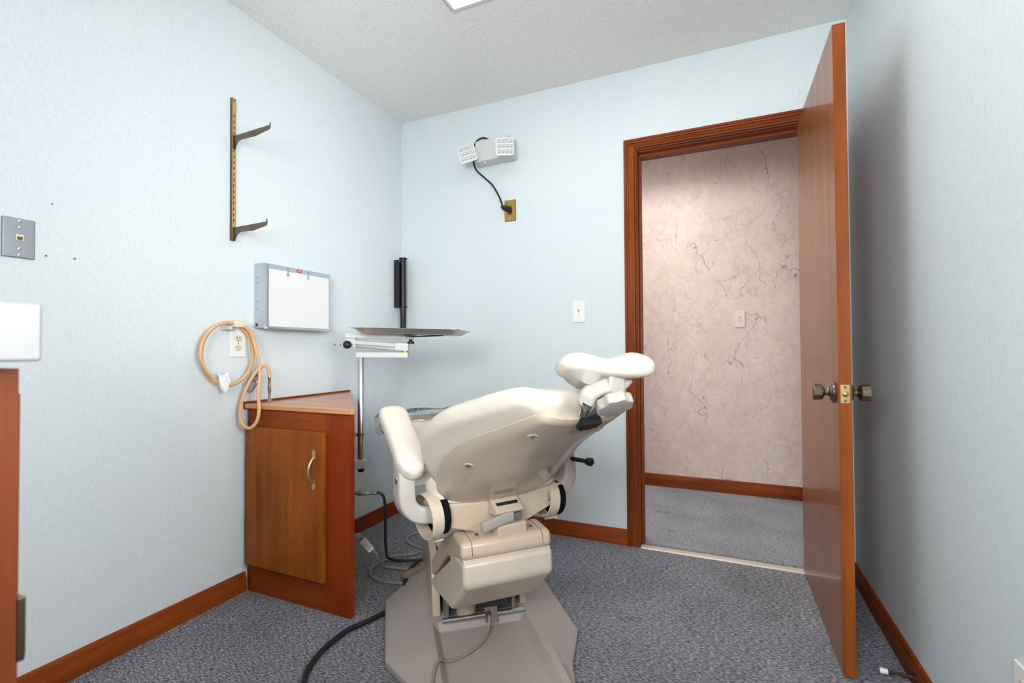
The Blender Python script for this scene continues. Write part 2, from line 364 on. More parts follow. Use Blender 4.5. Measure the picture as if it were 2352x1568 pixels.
# ceiling of the room with the cut-out of the light
fx0, fx1, fy0, fy1 = .832, 2.05, -1.36, -.755
m = MB().box(-T, fx0, YR - T, T, H, H + .1).box(fx1, W + T, YR - T, T, H, H + .1).box(fx0, fx1, YR - T, fy0, H, H + .1).box(fx0, fx1, fy1, T, H, H + .1)
struct(m.build('ceiling', 'ceiling', smooth=False), 'off white textured ceiling', 'ceiling')
# windows (both out of view: they give the daylight)
def window(name, label, M, w, h):
    # local: x across, y outwards, z up, origin at the lower middle of the opening
    t = bpy.data.objects.new(name, None); COL.objects.link(t); t.matrix_world = M; ROOTS[t.name] = M.copy()
    struct(t, label, 'window'); f = .05; a = w / 2
    m = MB().box(-a, -a + f, .03, .09, 0, h).box(a - f, a, .03, .09, 0, h).box(-a, a, .03, .09, 0, f).box(-a, a, .03, .09, h - f, h)
    m.build('window_frame', 'white_enamel', t, world=False, smooth=False)
    MB().box(-a, a, .035, .08, h / 2 - .02, h / 2 + .02).build('meeting_rail', 'white_enamel', t, world=False, smooth=False)
    MB().box(-a - .03, a + .03, -.05, .02, -.026, -.001).build('window_sill', 'white_enamel', t, world=False, smooth=False)
    for z0, z1 in ((f, h / 2 - .02), (h / 2 + .02, h - f)):
        MB().box(-a + f, a - f, .055, .059, z0, z1).build('pane', 'pane', t, world=False, smooth=False)
window('window_1', 'white framed window in the wall behind the camera', Matrix.Translation(((wx0 + wx1) / 2, YR, wz0)) @ Matrix.Rotation(PI, 4, 'Z'), wx1 - wx0, wz1 - wz0)
window('window_2', 'white framed window in the right wall beside the camera', Matrix.Translation((W, (sy0 + sy1) / 2, sz0)) @ Matrix.Rotation(-PI / 2, 4, 'Z'), sy1 - sy0, sz1 - sz0)
# hall
struct(MB().box(HX0, HX1, HY, HY + .1, 0, HH).build('wall_hall', 'pink', smooth=False), 'pink marbled hallway wall beyond the door', 'wall')
struct(MB().box(HX0 - .1, HX0, T, HY + .1, 0, HH).build('wall_hall_left', 'pink', smooth=False), 'pink marbled end wall of the hallway on the left', 'wall')
struct(MB().box(HX1, HX1 + .1, T, HY + .1, 0, HH).build('wall_hall_right', 'pink', smooth=False), 'pink marbled end wall of the hallway on the right', 'wall')
m = MB().box(W + T, HX1, T * .5, T, 0, HH).box(HX0, -T, T * .5, T, 0, HH)
struct(m.build('wall_hall_near', 'pink', smooth=False), 'pink hallway side wall beside the treatment room', 'wall')
hx0, hx1, hy0, hy1 = .55, 1.75, .42, .74
m = MB().box(HX0, hx0, T, HY + .1, HH, HH + .3).box(hx1, HX1, T, HY + .1, HH, HH + .3).box(hx0, hx1, T, hy0, HH, HH + .3).box(hx0, hx1, hy1, HY + .1, HH, HH + .3)
struct(m.build('ceiling_hall', 'ceiling', smooth=False), 'hallway ceiling', 'ceiling')

# baseboards with a moulded cap
BH = .080
prof = [(0, 0), (.014, 0), (.014, .055), (.0135, .057), (.0105, .0585), (.010, .061), (.0095, .070), (.0075, .076), (.004, .079), (.0015, BH), (0, BH)]
struct(MB().prism([(p[0], p[1]) for p in prof], YR, -1.105, 'XZ').build('baseboard_left', 'trim_y', angle=25), 'stained wood baseboard of the left wall before the cabinet', 'baseboard')
struct(MB().prism([(p[0], p[1]) for p in prof], -.50, 0, 'XZ').build('baseboard_left_corner', 'trim_y', angle=25), 'stained wood baseboard in the corner behind the cabinet', 'baseboard')
struct(MB().prism([(-p[0], p[1]) for p in prof], .013, 1.422, 'YZ').build('baseboard_back', 'trim_x', angle=25), 'stained wood baseboard under the light switch wall', 'baseboard')
struct(MB().prism([(W - p[0], p[1]) for p in prof], YR, 0, 'XZ').build('baseboard_right', 'trim_y', angle=25), 'stained wood baseboard of the wall behind the door', 'baseboard')
struct(MB().prism([(HY - p[0], p[1] * 1.12) for p in prof], HX0, HX1, 'YZ').build('baseboard_hall', 'trim_x', angle=25), 'stained wood baseboard of the pink hallway wall', 'baseboard')

# door casing: moulded profile (distance from opening, proud of wall)
def casing():
    t = bpy.data.objects.new('trim_1', None); COL.objects.link(t); t.location = (JL, 0, 0); ROOTS[t.name] = Matrix.Translation(t.location)
    struct(t, 'stained wood door casing with moulded profile around the doorway', 'door frame')
    pr = [(0, 0), (0, .011), (.0055, .013), (.0065, .0085), (.0105, .0155), (.017, .0168), (.030, .0115), (.0375, .0105), (.0395, .0165), (.0455, .0185), (.0465, .0135), (.0495, .0195), (.060, .018), (.062, .016), (.062, 0)]
    e = .006
    def leg(sx, x0):
        # mitred upright
        rings = []
        for z_of in (lambda d: 0.0, lambda d: JH + e + d):
            rings.append([(x0 + sx * d, -h, z_of(d)) for d, h in pr])
        return MB().loft(rings)
    leg(-1, JL - e).build('casing_leg', 'trim_z', t, angle=18)
    leg(1, JR + e).build('casing_leg', 'trim_z', t, angle=18)
    rings = [[(JL - e - d, -h, JH + e + d) for d, h in pr], [(JR + e + d, -h, JH + e + d) for d, h in pr]]
    MB().loft(rings).build('casing_head', 'trim_x', t, angle=18)
    # jambs and stops
    MB().box(JL - .0115, JL, 0.0005, T, 0, JH).build('jamb', 'trim_z', t, smooth=False)
    MB().box(JR, JR + .0115, 0.0005, T, 0, JH).build('jamb', 'trim_z', t, smooth=False)
    MB().box(JL - .0115, JR + .0115, 0.0005, T, JH, JH + .0115).build('head_jamb', 'trim_x', t, smooth=False)
    MB().box(JL, JL + .012, .038, .072, 0, JH - .012).build('door_stop_strip', 'trim_z', t, bevel=.002)
    MB().box(JR - .012, JR, .038, .072, 0, JH - .012).build('door_stop_strip', 'trim_z', t, bevel=.002)
    MB().box(JL, JR, .038, .072, JH - .012, JH).build('door_stop_strip', 'trim_x', t, bevel=.002)
    # hall side casing
    for x0, x1 in ((JL - .06, JL), (JR, JR + .06)):
        MB().box(x0, x1, T, T + .016, 0, JH + .06).build('hall_casing_leg', 'trim_z', t, bevel=.003)
    MB().box(JL, JR, T, T + .016, JH, JH + .06).build('hall_casing_head', 'trim_x', t, bevel=.003)
casing()
tag(MB().prism([(-.018, 0), (-.014, .006), (.006, .008), (.022, .006), (.026, 0)], JL, JR, 'YZ').build('threshold_strip', 'strip', angle=20), 'pale metal carpet strip across the doorway floor', 'threshold strip')

# ------------------------------------------------------------------ open door
DX0, DX1, DY0, DY1, DZ0, DZ1 = 2.209, 2.244, -.757, -.011, .010, 2.036
door = bpy.data.objects.new('door_1', None); COL.objects.link(door); door.location = (2.249, -.008, 0); ROOTS[door.name] = Matrix.Translation(door.location)
struct(door, 'stained flush wood door standing open towards the camera', 'door')
leaf = MB().box(DX0, DX1, DY0 + .0012, DY1, DZ0, DZ1).build('leaf', 'door', door, bevel=.001)
MB().box(DX0 + .0006, DX1 - .0006, DY0, DY0 + .0014, DZ0, DZ1 - .0004).build('edge_strip', 'door_edge', leaf, smooth=False)
for z in (.25, 1.02, 1.72):
    hg = MB().lathe([(.0065, 0), (.0065, .1)], (2.2515, -.0135, z - .05), n=12).build('hinge', 'old_brass', door)
    MB().box(2.244, 2.2515, -.050, -.0115, z - .05, z + .05).build('hinge_leaf', 'old_brass', hg, smooth=False)
# knob set
KY, KZ = -.697, .875
for sx, xf_ in ((-1, DX0), (1, DX1)):
    ro = MB().lathe([(.0, 0), (.033, 0), (.034, .003), (.032, .008), (.026, .011), (.024, .014), (.014, .016), (.012, .020)], (xf_, KY, KZ), (sx, 0, 0), 32).build('rosette', 'old_brass', door)
    k = MB()
    n = 10
    A = axis_mat((xf_, KY, KZ), (sx, 0, 0))
    def ring(r, z): return [(r * math.cos(2 * PI * (q + .5) / n), r * math.sin(2 * PI * (q + .5) / n), z) for q in range(n)]
    k.loft([ring(.010, .018), ring(.010, .026), ring(.018, .030), ring(.024, .034), ring(.0255, .036), ring(.0275, .058), ring(.0265, .060), ring(.020, .062)], M=A)
    k.build('knob', 'old_brass', ro, bevel=.0006, angle=12)
lp = MB().box(2.2145, 2.2385, DY0 - .0012, DY0 + .001, KZ - .0285, KZ + .0285).build('latch_plate', 'old_brass_light', door, bevel=.0006)
MB().lathe([(.0085, 0), (.0085, .008), (.006, .010), (0, .010)], (2.2265, DY0, KZ), (0, -1, 0), 16).build('latch_bolt', 'brass', lp)
for dz in (-.021, .021):
    MB().lathe([(.0042, 0), (.0042, .0022), (0, .0026)], (2.2265, DY0, KZ + dz), (0, -1, 0), 12).build('screw', 'bronze', lp)

# ------------------------------------------------------------------ ceiling light (recessed troffer)
lt = thing('ceiling_light', 'lit rectangular recessed ceiling light panel with pale frame', 'ceiling light', ((fx0 + fx1) / 2, (fy0 + fy1) / 2, H))
fr = .014
MB().box(fx0, fx0 + fr, fy0, fy1, H - .006, H + .05).build('frame_rail', 'white_enamel', lt, smooth=False)
MB().box(fx1 - fr, fx1, fy0, fy1, H - .006, H + .05).build('frame_rail', 'white_enamel', lt, smooth=False)
MB().box(fx0 + fr, fx1 - fr, fy0, fy0 + fr, H - .006, H + .05).build('frame_rail', 'white_enamel', lt, smooth=False)
MB().box(fx0 + fr, fx1 - fr, fy1 - fr, fy1, H - .006, H + .05).build('frame_rail', 'white_enamel', lt, smooth=False)
MB().box(fx0 + fr, fx1 - fr, fy0 + fr, fy1 - fr, H - .003, H + .004).build('diffuser', 'lamp', lt, smooth=False)
MB().box(fx0 - .004, fx0, fy0, fy1, H - .003, H + .02).build('edge_gap_shade', 'black', lt, smooth=False)  # black strip standing in for the shaded gap along the frame
# hall light, set deep so that the top of the wall stays in shade
hl = thing('hall_light', 'recessed hallway ceiling light behind the door head', 'ceiling light', ((hx0 + hx1) / 2, (hy0 + hy1) / 2, HH))
MB().box(hx0, hx1, hy0, hy1, HH + .16, HH + .18).build('diffuser', 'lamp_hall', hl, smooth=False)
m = MB().box(hx0, hx0 + .006, hy0, hy1, HH - .004, HH + .18).box(hx1 - .006, hx1, hy0, hy1, HH - .004, HH + .18).box(hx0, hx1, hy0, hy0 + .006, HH - .004, HH + .18).box(hx0, hx1, hy1 - .006, hy1, HH - .004, HH + .18)
m.build('housing', 'dull_steel', hl, smooth=False)

# ================================================================== DENTAL CHAIR
PV = Vector((1.165, -1.07, 0))
RB = Matrix.Translation(PV) @ Matrix.Rotation(math.radians(38.3), 4, 'Z') @ Matrix.Translation((-.02, 0, 0))
RU = Matrix.Translation(PV) @ Matrix.Rotation(math.radians(54), 4, 'Z')
RP = RB @ Matrix.Translation((.014, 0, 0)); RL = RB @ Matrix.Translation((.020, 0, 0)) @ Matrix.Rotation(math.radians(8), 4, 'Z')
ch = thing('dental_chair', 'reclined ivory and beige dental chair on a taupe base plate', 'dental chair', tuple(PV))
def lerp_tab(tab, t):
    """tab: list of equally spaced values; smooth interpolation"""
    q = catmull([Vector((i, v, 0)) for i, v in enumerate(tab)], 16)
    i = min(len(q) - 1, int(round(t * (len(q) - 1)))); return q[i].y
BC = catmull([(0, -.030, .522), (0, -.085, .548), (0, -.18, .618), (0, -.28, .695), (0, -.38, .762), (0, -.46, .812), (0, -.51, .842)], 6)
nB = len(BC)
def bframe(i):
    a, b = BC[max(0, i - 1)], BC[min(nB - 1, i + 1)]; t = (b - a).normalized(); n = Vector((0, t.z, -t.y)); return BC[i], t, n if n.z > 0 else -n
SW = [.182, .222, .240, .222, .184, .155, .132]; CW = [.137, .227, .284, .274, .227, .190, .162]; SR = [.006, .034, .068, .062, .038, .020, .010]
def backrest():
    # hard shell
    rings = []
    for i in range(nB):
        p, t, n = bframe(i); u = i / (nB - 1); w = lerp_tab(SW, u); ra = lerp_tab(SR, u)
        end = min(1.0, (i + .6) / 1.8, (nB - 1 - i + .35) / 2.2) ** .5
        w *= (.86 + .14 * end); ring = []
        K = 24
        for k in range(K + 1):
            x = -1 + 2 * k / K; rnd = (1 - abs(x) ** 6) ** .5
            lift = ra * abs(x) ** 2.2 + .020 * (1 - rnd)
            ring.append(p + Vector((x * w, 0, 0)) + n * (lift + .010 * (1 - end)))
        for k in range(K, -1, -1):
            x = -1 + 2 * k / K
            ring.append(p + Vector((x * w * .985, 0, 0)) + n * (ra * abs(x) ** 2.2 + .024))
        rings.append(ring)
    sh = MB().loft(rings).xf(RU).build('backrest_shell', 'shell', ch, angle=50)
    # cushion
    rings = []
    for i in range(-2, nB + 2):
        j = max(0, min(nB - 1, i)); p, t, n = bframe(j); u = j / (nB - 1)
        ext = (i - j) * .012; p = p + t * ext
        w = lerp_tab(CW, u); sw = lerp_tab(SW, u); ra = lerp_tab(SR, u); th = lerp_tab([.060, .085, .098, .100, .098, .092, .080], u)
        e = min((i + 2.15) / 4.2, (nB + 1.15 - i) / 4.2, 1.0); e = math.sin(e * PI / 2)
        w *= (.80 + .20 * e); hh = th / 2 * (.35 + .65 * e)
        ring = []
        for q in sell(w, hh, .62, 40):
            x = q[0] / sw; ring.append(p + Vector((q[0], 0, 0)) + n * (ra * min(1.25, abs(x) ** 2.2) + .016 + th / 2 + q[1] + .010 * max(0.0, abs(x) - .85) / .3))
        rings.append(ring)
    cu = MB().loft(rings).xf(RU).build('backrest_cushion', 'vinyl', ch, angle=60)
    # screws in dimples on the shell
    for lat, u in ((-.185, .42), (.185, .42), (-.108, .76), (.108, .76)):
        i = int(u * (nB - 1)); p, t, n = bframe(i); w = lerp_tab(SW, u); ra = lerp_tab(SR, u); x = lat / w
        pos = p + Vector((lat, 0, 0)) + n * (ra * abs(x) ** 2.2 + .020 * (1 - (1 - abs(x) ** 6) ** .5))
        nn = (n - Vector((1, 0, 0)) * (ra * 2.2 * abs(x) ** 1.2 / w * math.copysign(1, x))).normalized()
        dm = MB().lathe([(.016, -.001), (.0145, .0012), (.009, .0012), (.0075, -.0005)], pos, -nn, 20, M=RU).build('screw_dimple', 'shell', sh)
        MB().lathe([(.0055, 0), (.0055, .003), (.003, .0045), (0, .0045)], pos, -nn, 12, M=RU).build('screw', 'chrome', dm)
    # slot for the headrest slide
    p, t, n = bframe(nB - 3)
    A = axis_mat(p - n * .004 + Vector((.0, 0, 0)), -n, t)
    MB().box(-.03, .03, -.004, .026, -.012, .0075, M=A).box(-.016, .016, -.014, -.002, -.012, .0075, M=A).xf(RU).build('slide_slot', 'dark', sh, smooth=False)
    return sh
backrest()

def seat():
    # seat and toe cushion
    rings = []; n = 26
    for i in range(n + 1):
        u = i / n; y = -.05 + .70 * u
        z = .600 + .150 * max(0, u) ** .9 - .035 * max(0, (u - .86) / .14) ** 2
        w = .235 - .02 * math.sin(u * PI * .5) ; th = .085 - .02 * u
        e = min((u + .02) / .10, (1.02 - u) / .10, 1.0); e = math.sin(e * PI / 2)
        w *= (.86 + .14 * e); hh = th / 2 * (.4 + .6 * e)
        rings.append([(q[0], y, z - th / 2 + q[1] + .012 * (abs(q[0]) / w) ** 2) for q in sell(w, hh, .55, 36)])
    MB().loft(rings).xf(RU).build('seat_cushion', 'vinyl_seat', ch, angle=60)
    # moulded under-seat housing
    rings = []
    for z, w, y0, y1, r in ((.585, .205, -.03, .56, .05), (.56, .20, -.03, .54, .05), (.535, .165, -.02, .50, .06), (.515, .10, 0, .44, .07)):
        rings.append([(x, y + (y0 + y1) / 2, z + .20 * (y + (y1 - y0) / 2) / (y1 - y0) * .6) for x, y in rrect(w, (y1 - y0) / 2, r, 6)])
    MB().loft(rings).xf(RU).build('seat_housing', 'greige', ch, angle=35)
    rings = []
    for z, w, y0, y1, r in ((.535, .150, .02, .42, .05), (.515, .135, .02, .42, .05), (.500, .09, .04, .36, .05)):
        rings.append([(x, y + (y0 + y1) / 2, z + .03 * y) for x, y in rrect(w, (y1 - y0) / 2, r, 6)])
    MB().loft(rings).xf(RU).build('seat_pan', 'tan', ch, angle=35)
seat()

def arm(s):
    # padded armrest
    near, far = Vector((s * .287, -.030, .668)), Vector((s * .292, .165, .800))
    ax = (near - far).normalized(); lat = Vector((1, 0, 0)); nr = lat.cross(ax).normalized()
    if nr.z < 0: nr = -nr
    L = (near - far).length; rings = []; n = 22
    for i in range(n + 1):
        u = i / n; d = -.036 + (L + .064) * u
        e0 = min(1, (u + .004) / .16); e1 = min(1, (1.004 - u) / .22)
        e = math.sqrt(1 - (1 - e0) ** 2.6) * math.sqrt(1 - (1 - e1) ** 2.0)
        w = .049 * (1.0 - .04 * math.sin(u * PI)); h = .026 + .006 * u
        drop = -.016 * max(0, u - .72) / .28
        rings.append([far + ax * d + lat * (q[0]) + nr * (q[1] + drop) for q in sell(w * max(.05, e), h * (.25 + .75 * max(0.02, e)), .62, 28)])
    pad = MB().loft(rings).xf(RU).build('armrest_pad', 'vinyl', ch, angle=60)
    # support post, elbow and lower arm
    path = catmull([(s * .300, .030, .700), (s * .303, .012, .640), (s * .305, .004, .585), (s * .300, .000, .548), (s * .278, -.004, .522), (s * .245, -.010, .512), (s * .175, -.022, .512)], 5)
    post = MB().sweep(path, rrect(.036, .026, .009, 3), upv=(1, 0, 0)).xf(RU).build('armrest_post', 'arm_grey', ch, angle=45)
    MB().lathe([(.013, 0), (.013, .004), (.010, .007), (0, .0075)], (s * .325, .004, .622), (s, 0, 0), 20, M=RU).build('pivot_bolt', 'chrome', post)
    MB().sweep([(s * .285, .03, .618), (s * .235, .03, .618), (s * .18, .04, .605)], rrect(.018, .026, .008, 3)).xf(RU).build('armrest_link', 'arm_grey', post, angle=40)
    return post
arm(-1)
rp = arm(1)
MB().lathe([(.008, 0), (.008, .075), (.015, .078), (.015, .094), (.011, .098), (0, .098)], (.312, -.022, .618), (.22, -.97, .03), 16, M=RU).build('release_knob', 'black', rp)

def beam():
    prof = [(-.235, .548), (-.10, .536), (.10, .536), (.235, .548), (.235, .486), (.052, .425), (-.052, .425), (-.235, .486)]
    b = MB().prism(prof, -.055, .035, 'XZ').xf(RU).build('cross_beam', 'tan', ch, bevel=.008, seg=3)
    # hub block with a hooded opening
    hub = MB().prism([(-.125, .424), (-.125, .470), (-.05, .470), (-.05, .424)], -.048, .058, 'YZ').xf(RU).build('hub_block', 'tan', ch, bevel=.006, seg=3)
    MB().prism([(-.118, .508), (-.108, .498), (-.054, .492), (-.054, .54), (-.07, .54)], -.048, .052, 'YZ').xf(RU).build('lever_hood', 'tan', hub, bevel=.004)
    MB().box(-.036, .040, -.0955, -.056, .505, .53).xf(RU).build('hood_shade_block', 'dark', hub, smooth=False)  # black block painting the shade under the lever hood
    MB().box(-.012, .044, -.112, -.05, .469, .497).xf(RU).build('lever_bracket', 'mech', hub, smooth=False)
    for x in (.004, .026):
        MB().lathe([(.004, 0), (.004, .004), (0, .004)], (x, -.112, .483), (0, -1, 0), 10, M=RU).build('bolt', 'chrome', hub)
    sec = rrect(.0075, .016, .005, 3)
    MB().sweep([(.010, -.112, .490), (-.025, -.118, .489), (-.07, -.124, .484), (-.108, -.130, .479)], sec, upv=(0, 0, 1)).xf(RU).build('recline_lever', 'greige', hub, angle=45)
    MB().lathe([(.075, .395), (.075, .408), (.055, .41), (.055, .432)], (0, 0, 0), (0, 0, 1), 32, M=RU).build('swivel_plate', 'black', ch)
    # recline hardware glimpsed between seat and beam
    MB().box(-.115, -.085, -.03, .02, .535, .56).xf(RU).build('recline_mount', 'mech', ch, smooth=False)
    MB().lathe([(.009, 0), (.009, .06)], (-.115, -.005, .552), (1, 0, 0), 12, M=RU).build('recline_pin', 'chrome', ch)
beam()

def headrest():
    c = Vector((.001, -.566, .978)); ax = Vector((.236, -.070, .0)).normalized()
    def fr_(u):
        tw = math.radians(7 - 20 * u)          # near edge up at the left lobe, down at the right
        sd = Vector((0, 0, 1)).cross(ax).normalized()      # away from the camera
        return sd * math.cos(tw) - Vector((0, 0, 1)) * math.sin(tw), Vector((0, 0, 1)) * math.cos(tw) + sd * math.sin(tw)
    rings = []; n = 30
    for i in range(n + 1):
        u = -1 + 2 * i / n; d = u * .118; side, upn = fr_(u)
        e = math.sqrt(max(0.0, 1 - abs(u) ** 3.2)); e = max(e, .06)
        lobe = .5 - .5 * math.cos(min(1, abs(u) / .75) * PI)
        a = (.046 + .008 * lobe + .003 * u) * (.35 + .65 * e); h = (.0230 + .0085 * lobe + .003 * u) * (.2 + .8 * e)
        zc = .008 * lobe - .006
        rings.append([c + ax * d + side * q[0] + upn * (q[1] + zc) for q in sell(a, h, .74, 30)])
    hr = MB().loft(rings).xf(RU).build('headrest_cushion', 'vinyl', ch, angle=60)
    # backing plate under it
    rings = []
    for i in range(17):
        u = -1 + 2 * i / 16; d = u * .106; e = max(.12, math.sqrt(max(0, 1 - abs(u) ** 3))); side, upn = fr_(u)
        a = .047 * (.4 + .6 * e); low = (.016 + .024 * math.exp(-((u + .55) / .32) ** 2)) * (.3 + .7 * e)
        rings.append([c + ax * d + side * q[0] * a + upn * (-.010 - (low if q[1] < 0 else 0)) for q in ((-1, 1), (1, 1), (1, .2), (.7, -1), (-.45, -1), (-1, .2))])
    pl = MB().loft(rings).xf(RU).build('headrest_plate', 'greige', ch, angle=50)
    # articulated bracket
    br = MB().prism([(-.022, .032), (.022, .032), (.026, -.004), (.016, -.020), (-.016, -.020), (-.026, -.004)], -.020, .024, 'XZ', M=Matrix.Translation((.012, -.578, .930))).xf(RU).build('headrest_yoke', 'greige', ch, bevel=.006, seg=3)
    path = catmull([(-.052, -.560, .897), (-.044, -.568, .918), (-.010, -.572, .927), (.030, -.570, .930), (.058, -.565, .944)], 5)
    MB().sweep(path, rrect(.023, .020, .010, 3), upv=(0, 0, 1)).xf(RU).build('headrest_saddle', 'greige', br, angle=45)
    MB().lathe([(.022, 0), (.022, .085)], (-.028, -.565, .936), (1, 0, .22), 20, M=RU).build('headrest_barrel', 'greige', br)
    # scalloped knob
    A = axis_mat((.004, -.590, .897), (-.10, -.55, -.83))
    def ring(r, z, k=.06): return [(r * (1 + k * math.cos(8 * t)) * math.cos(t), r * (1 + k * math.cos(8 * t)) * math.sin(t), z) for t in [2 * PI * q / 64 for q in range(64)]]
    MB().loft([ring(.030, -.008), ring(.041, -.004), ring(.042, 0), ring(.042, .016), ring(.040, .019), ring(.034, .020, .03)], M=RU @ A).build('adjust_knob', 'greige', br, angle=35)
    # slide bar into the backrest and chrome release lever
    sl = MB().sweep([(0, -.455, .808), (0, -.50, .842), (0, -.555, .893)], rrect(.018, .005, .002, 2), upv=(0, 0, 1)).xf(RU).build('headrest_slide', 'steel', ch, angle=40)
    MB().sweep(catmull([(-.026, -.512, .858), (-.027, -.520, .872), (-.029, -.520, .888), (-.028, -.514, .900)], 5), circ(.0105, 12, .007), scale=None).xf(RU).build('release_lever', 'chrome', sl, angle=60)
headrest()

# ---- pedestal and lift (base frame)
def lift():
    prof = [(-.143, .390), (-.132, .438), (-.03, .442), (.10, .372), (.27, .235), (.27, .165), (.05, .330)]
    cov = MB().prism(prof, -.152, .152, 'YZ').xf(RL).build('lift_cover', 'tan', ch, bevel=.017, seg=4)
    for x in (-.118, .118):
        MB().prism([(-.1415, .398), (-.135, .428), (-.122, .4385), (-.03, .4428), (-.03, .440), (-.12, .43)], x - .0008, x + .0008, 'YZ').xf(RL).build('cover_seam', 'ink', cov, smooth=False)
        MB().lathe([(.006, 0), (.0058, .002), (.003, .003), (0, .0025)], (x * .78, -.100, .4455), (0, -.12, 1), 12, M=RL).build('screw', 'bronze', cov)
    prof = [(-.150, .386), (-.157, .312), (-.005, .176), (.26, .13), (.28, .16), (.03, .325), (-.05, .380)]
    MB().prism(prof, -.150, .150, 'YZ').xf(RL).build('lift_motor_box', 'tan_box', ch, bevel=.021, seg=5)
    prof = [(-.135, .386), (-.14, .372), (.0, .32), (.02, .35), (-.06, .39)]
    MB().prism(prof, -.146, .146, 'YZ').xf(RL).build('lift_lip', 'tan_box', ch, bevel=.003)
    # pedestal: two cheeks and a back box
    chk = [(.185, .045), (.205, .045), (.66, .03), (.67, .18), (.64, .232), (.40, .238), (.315, .234), (.262, .208), (.225, .15)]
    for s in (-1, 1):
        MB().prism(chk, s * .180, s * .150, 'YZ').xf(RP).build('pedestal_cheek', 'tan', ch, bevel=.006, seg=3)
    MB().prism([(.36, .03), (.64, .03), (.65, .18), (.62, .228), (.38, .232)], -.150, .150, 'YZ').xf(RP).build('pedestal_box', 'tan', ch, bevel=.006)
    # mechanism in the opening
    m = MB().box(-.135, .135, .155, .185, .045, .060).box(-.135, .135, .195, .27, .060, .10).box(-.14, -.125, .14, .30, .045, .135).box(.105, .12, .14, .30, .045, .135)
    mech = m.xf(RP).build('lift_linkage', 'mech', ch, bevel=.003)
    MB().box(-.149, .149, .29, .36, .03, .22).xf(RP).build('pedestal_shade_block', 'dark', ch, smooth=False)  # black block set in to paint the pedestal opening as shaded
    MB().lathe([(.030, 0), (.036, .006), (.036, .10), (.033, .11)], (-.06, .165, .052), (0, .25, 1), 24, M=RP).build('lift_motor', 'tan', mech)
    MB().box(.000, .045, .118, .122, .050, .092).box(.000, .045, .100, .122, .048, .051).xf(RP).build('cord_bracket', 'steel', mech, smooth=False)
    MB().lathe([(.007, 0), (.007, .02)], (.014, .122, .070), (0, -1, 0), 12, M=RP).build('cord_grommet', 'black', mech)
    MB().tube([(.150 * q, .13, .06) for q in (-1, 1)], .009, 10, 0).xf(RP).build('pivot_shaft', 'steel', mech)
lift()

def base_plate():
    ys = [-.36, -.355, -.34, -.25, -.15, -.05, .02, .05, .130, .150, .170, .25, .40, .50, .62, .70, .72, .725]
    rings = []
    for y in ys:
        w = .333
        if y < .02: w = max(.215, w - .53 * (.02 - y))
        if y > .40: w -= .62 * (y - .40)
        end = min(1, (y + .362) / .02, (.727 - y) / .02); end = max(.05, end) ** .5
        chn = .160
        chn = min(chn, w - .05); zc = .020 if y < .14 else .046
        zz = [0, .022, .030, .052, .052, zc, zc, .052, .052, .030, .022, 0]
        xx = [-w, -w, -w + .014, -chn - .034, -chn - .010, -chn + .012, chn - .012, chn + .010, chn + .034, w - .014, w, w]
        rings.append([(x, y, z * (.25 + .75 * end)) for x, z in zip(xx, zz)])
    MB().loft(rings).xf(RB).build('base_plate', 'base', ch, bevel=.004, seg=2, angle=35)
base_plate()
# power cord of the foot control, leaving the bracket over the base plate
pts = [(.028, .105, .070), (.026, .098, .066), (.016, .072, .034), (-.012, .030, .0255), (-.060, -.010, .0255), (-.108, -.035, .0255), (-.145, -.050, .034), (-.168, -.072, .055), (-.186, -.110, .0575), (-.198, -.17, .052), (-.208, -.24, .044)]
MB().tube([RB @ Vector(p) for p in pts], .0048, 10).build('base_cord', 'cord_grey', ch)

# clear plastic cover bunched over the toe end
def film():
    rings = []; n = 18
    for i in range(n + 1):
        u = i / n; y = .50 + .19 * u
        zc = .600 + .150 * min(1, (y + .05) / .70) ** .9 - .034 - .02 * max(0, (u - .5) * 2) ** 2
        w = .232 - .012 * u + .004 * math.sin(u * 9); hh = (.0375 + .006 * u)
        ring = []
        for k, q in enumerate(sell(w, hh, .6, 48)):
            r = .005 * math.sin(k * 1.7 + u * 7) + .004 * math.sin(k * .9 - u * 13)
            dz = -.03 * u if q[1] < 0 else 0
            ring.append((q[0] * (1 + r), y + .012 * math.sin(k * .8) * (1 - u), zc + q[1] + r + dz + .010 * (abs(q[0]) / w) ** 2))
        rings.append(ring)
    return MB().loft(rings, cap=False).xf(RU).build('toe_cover', 'film', None, angle=60)
tag(film(), 'crumpled clear plastic cover over the toe end of the dental chair', 'plastic cover')

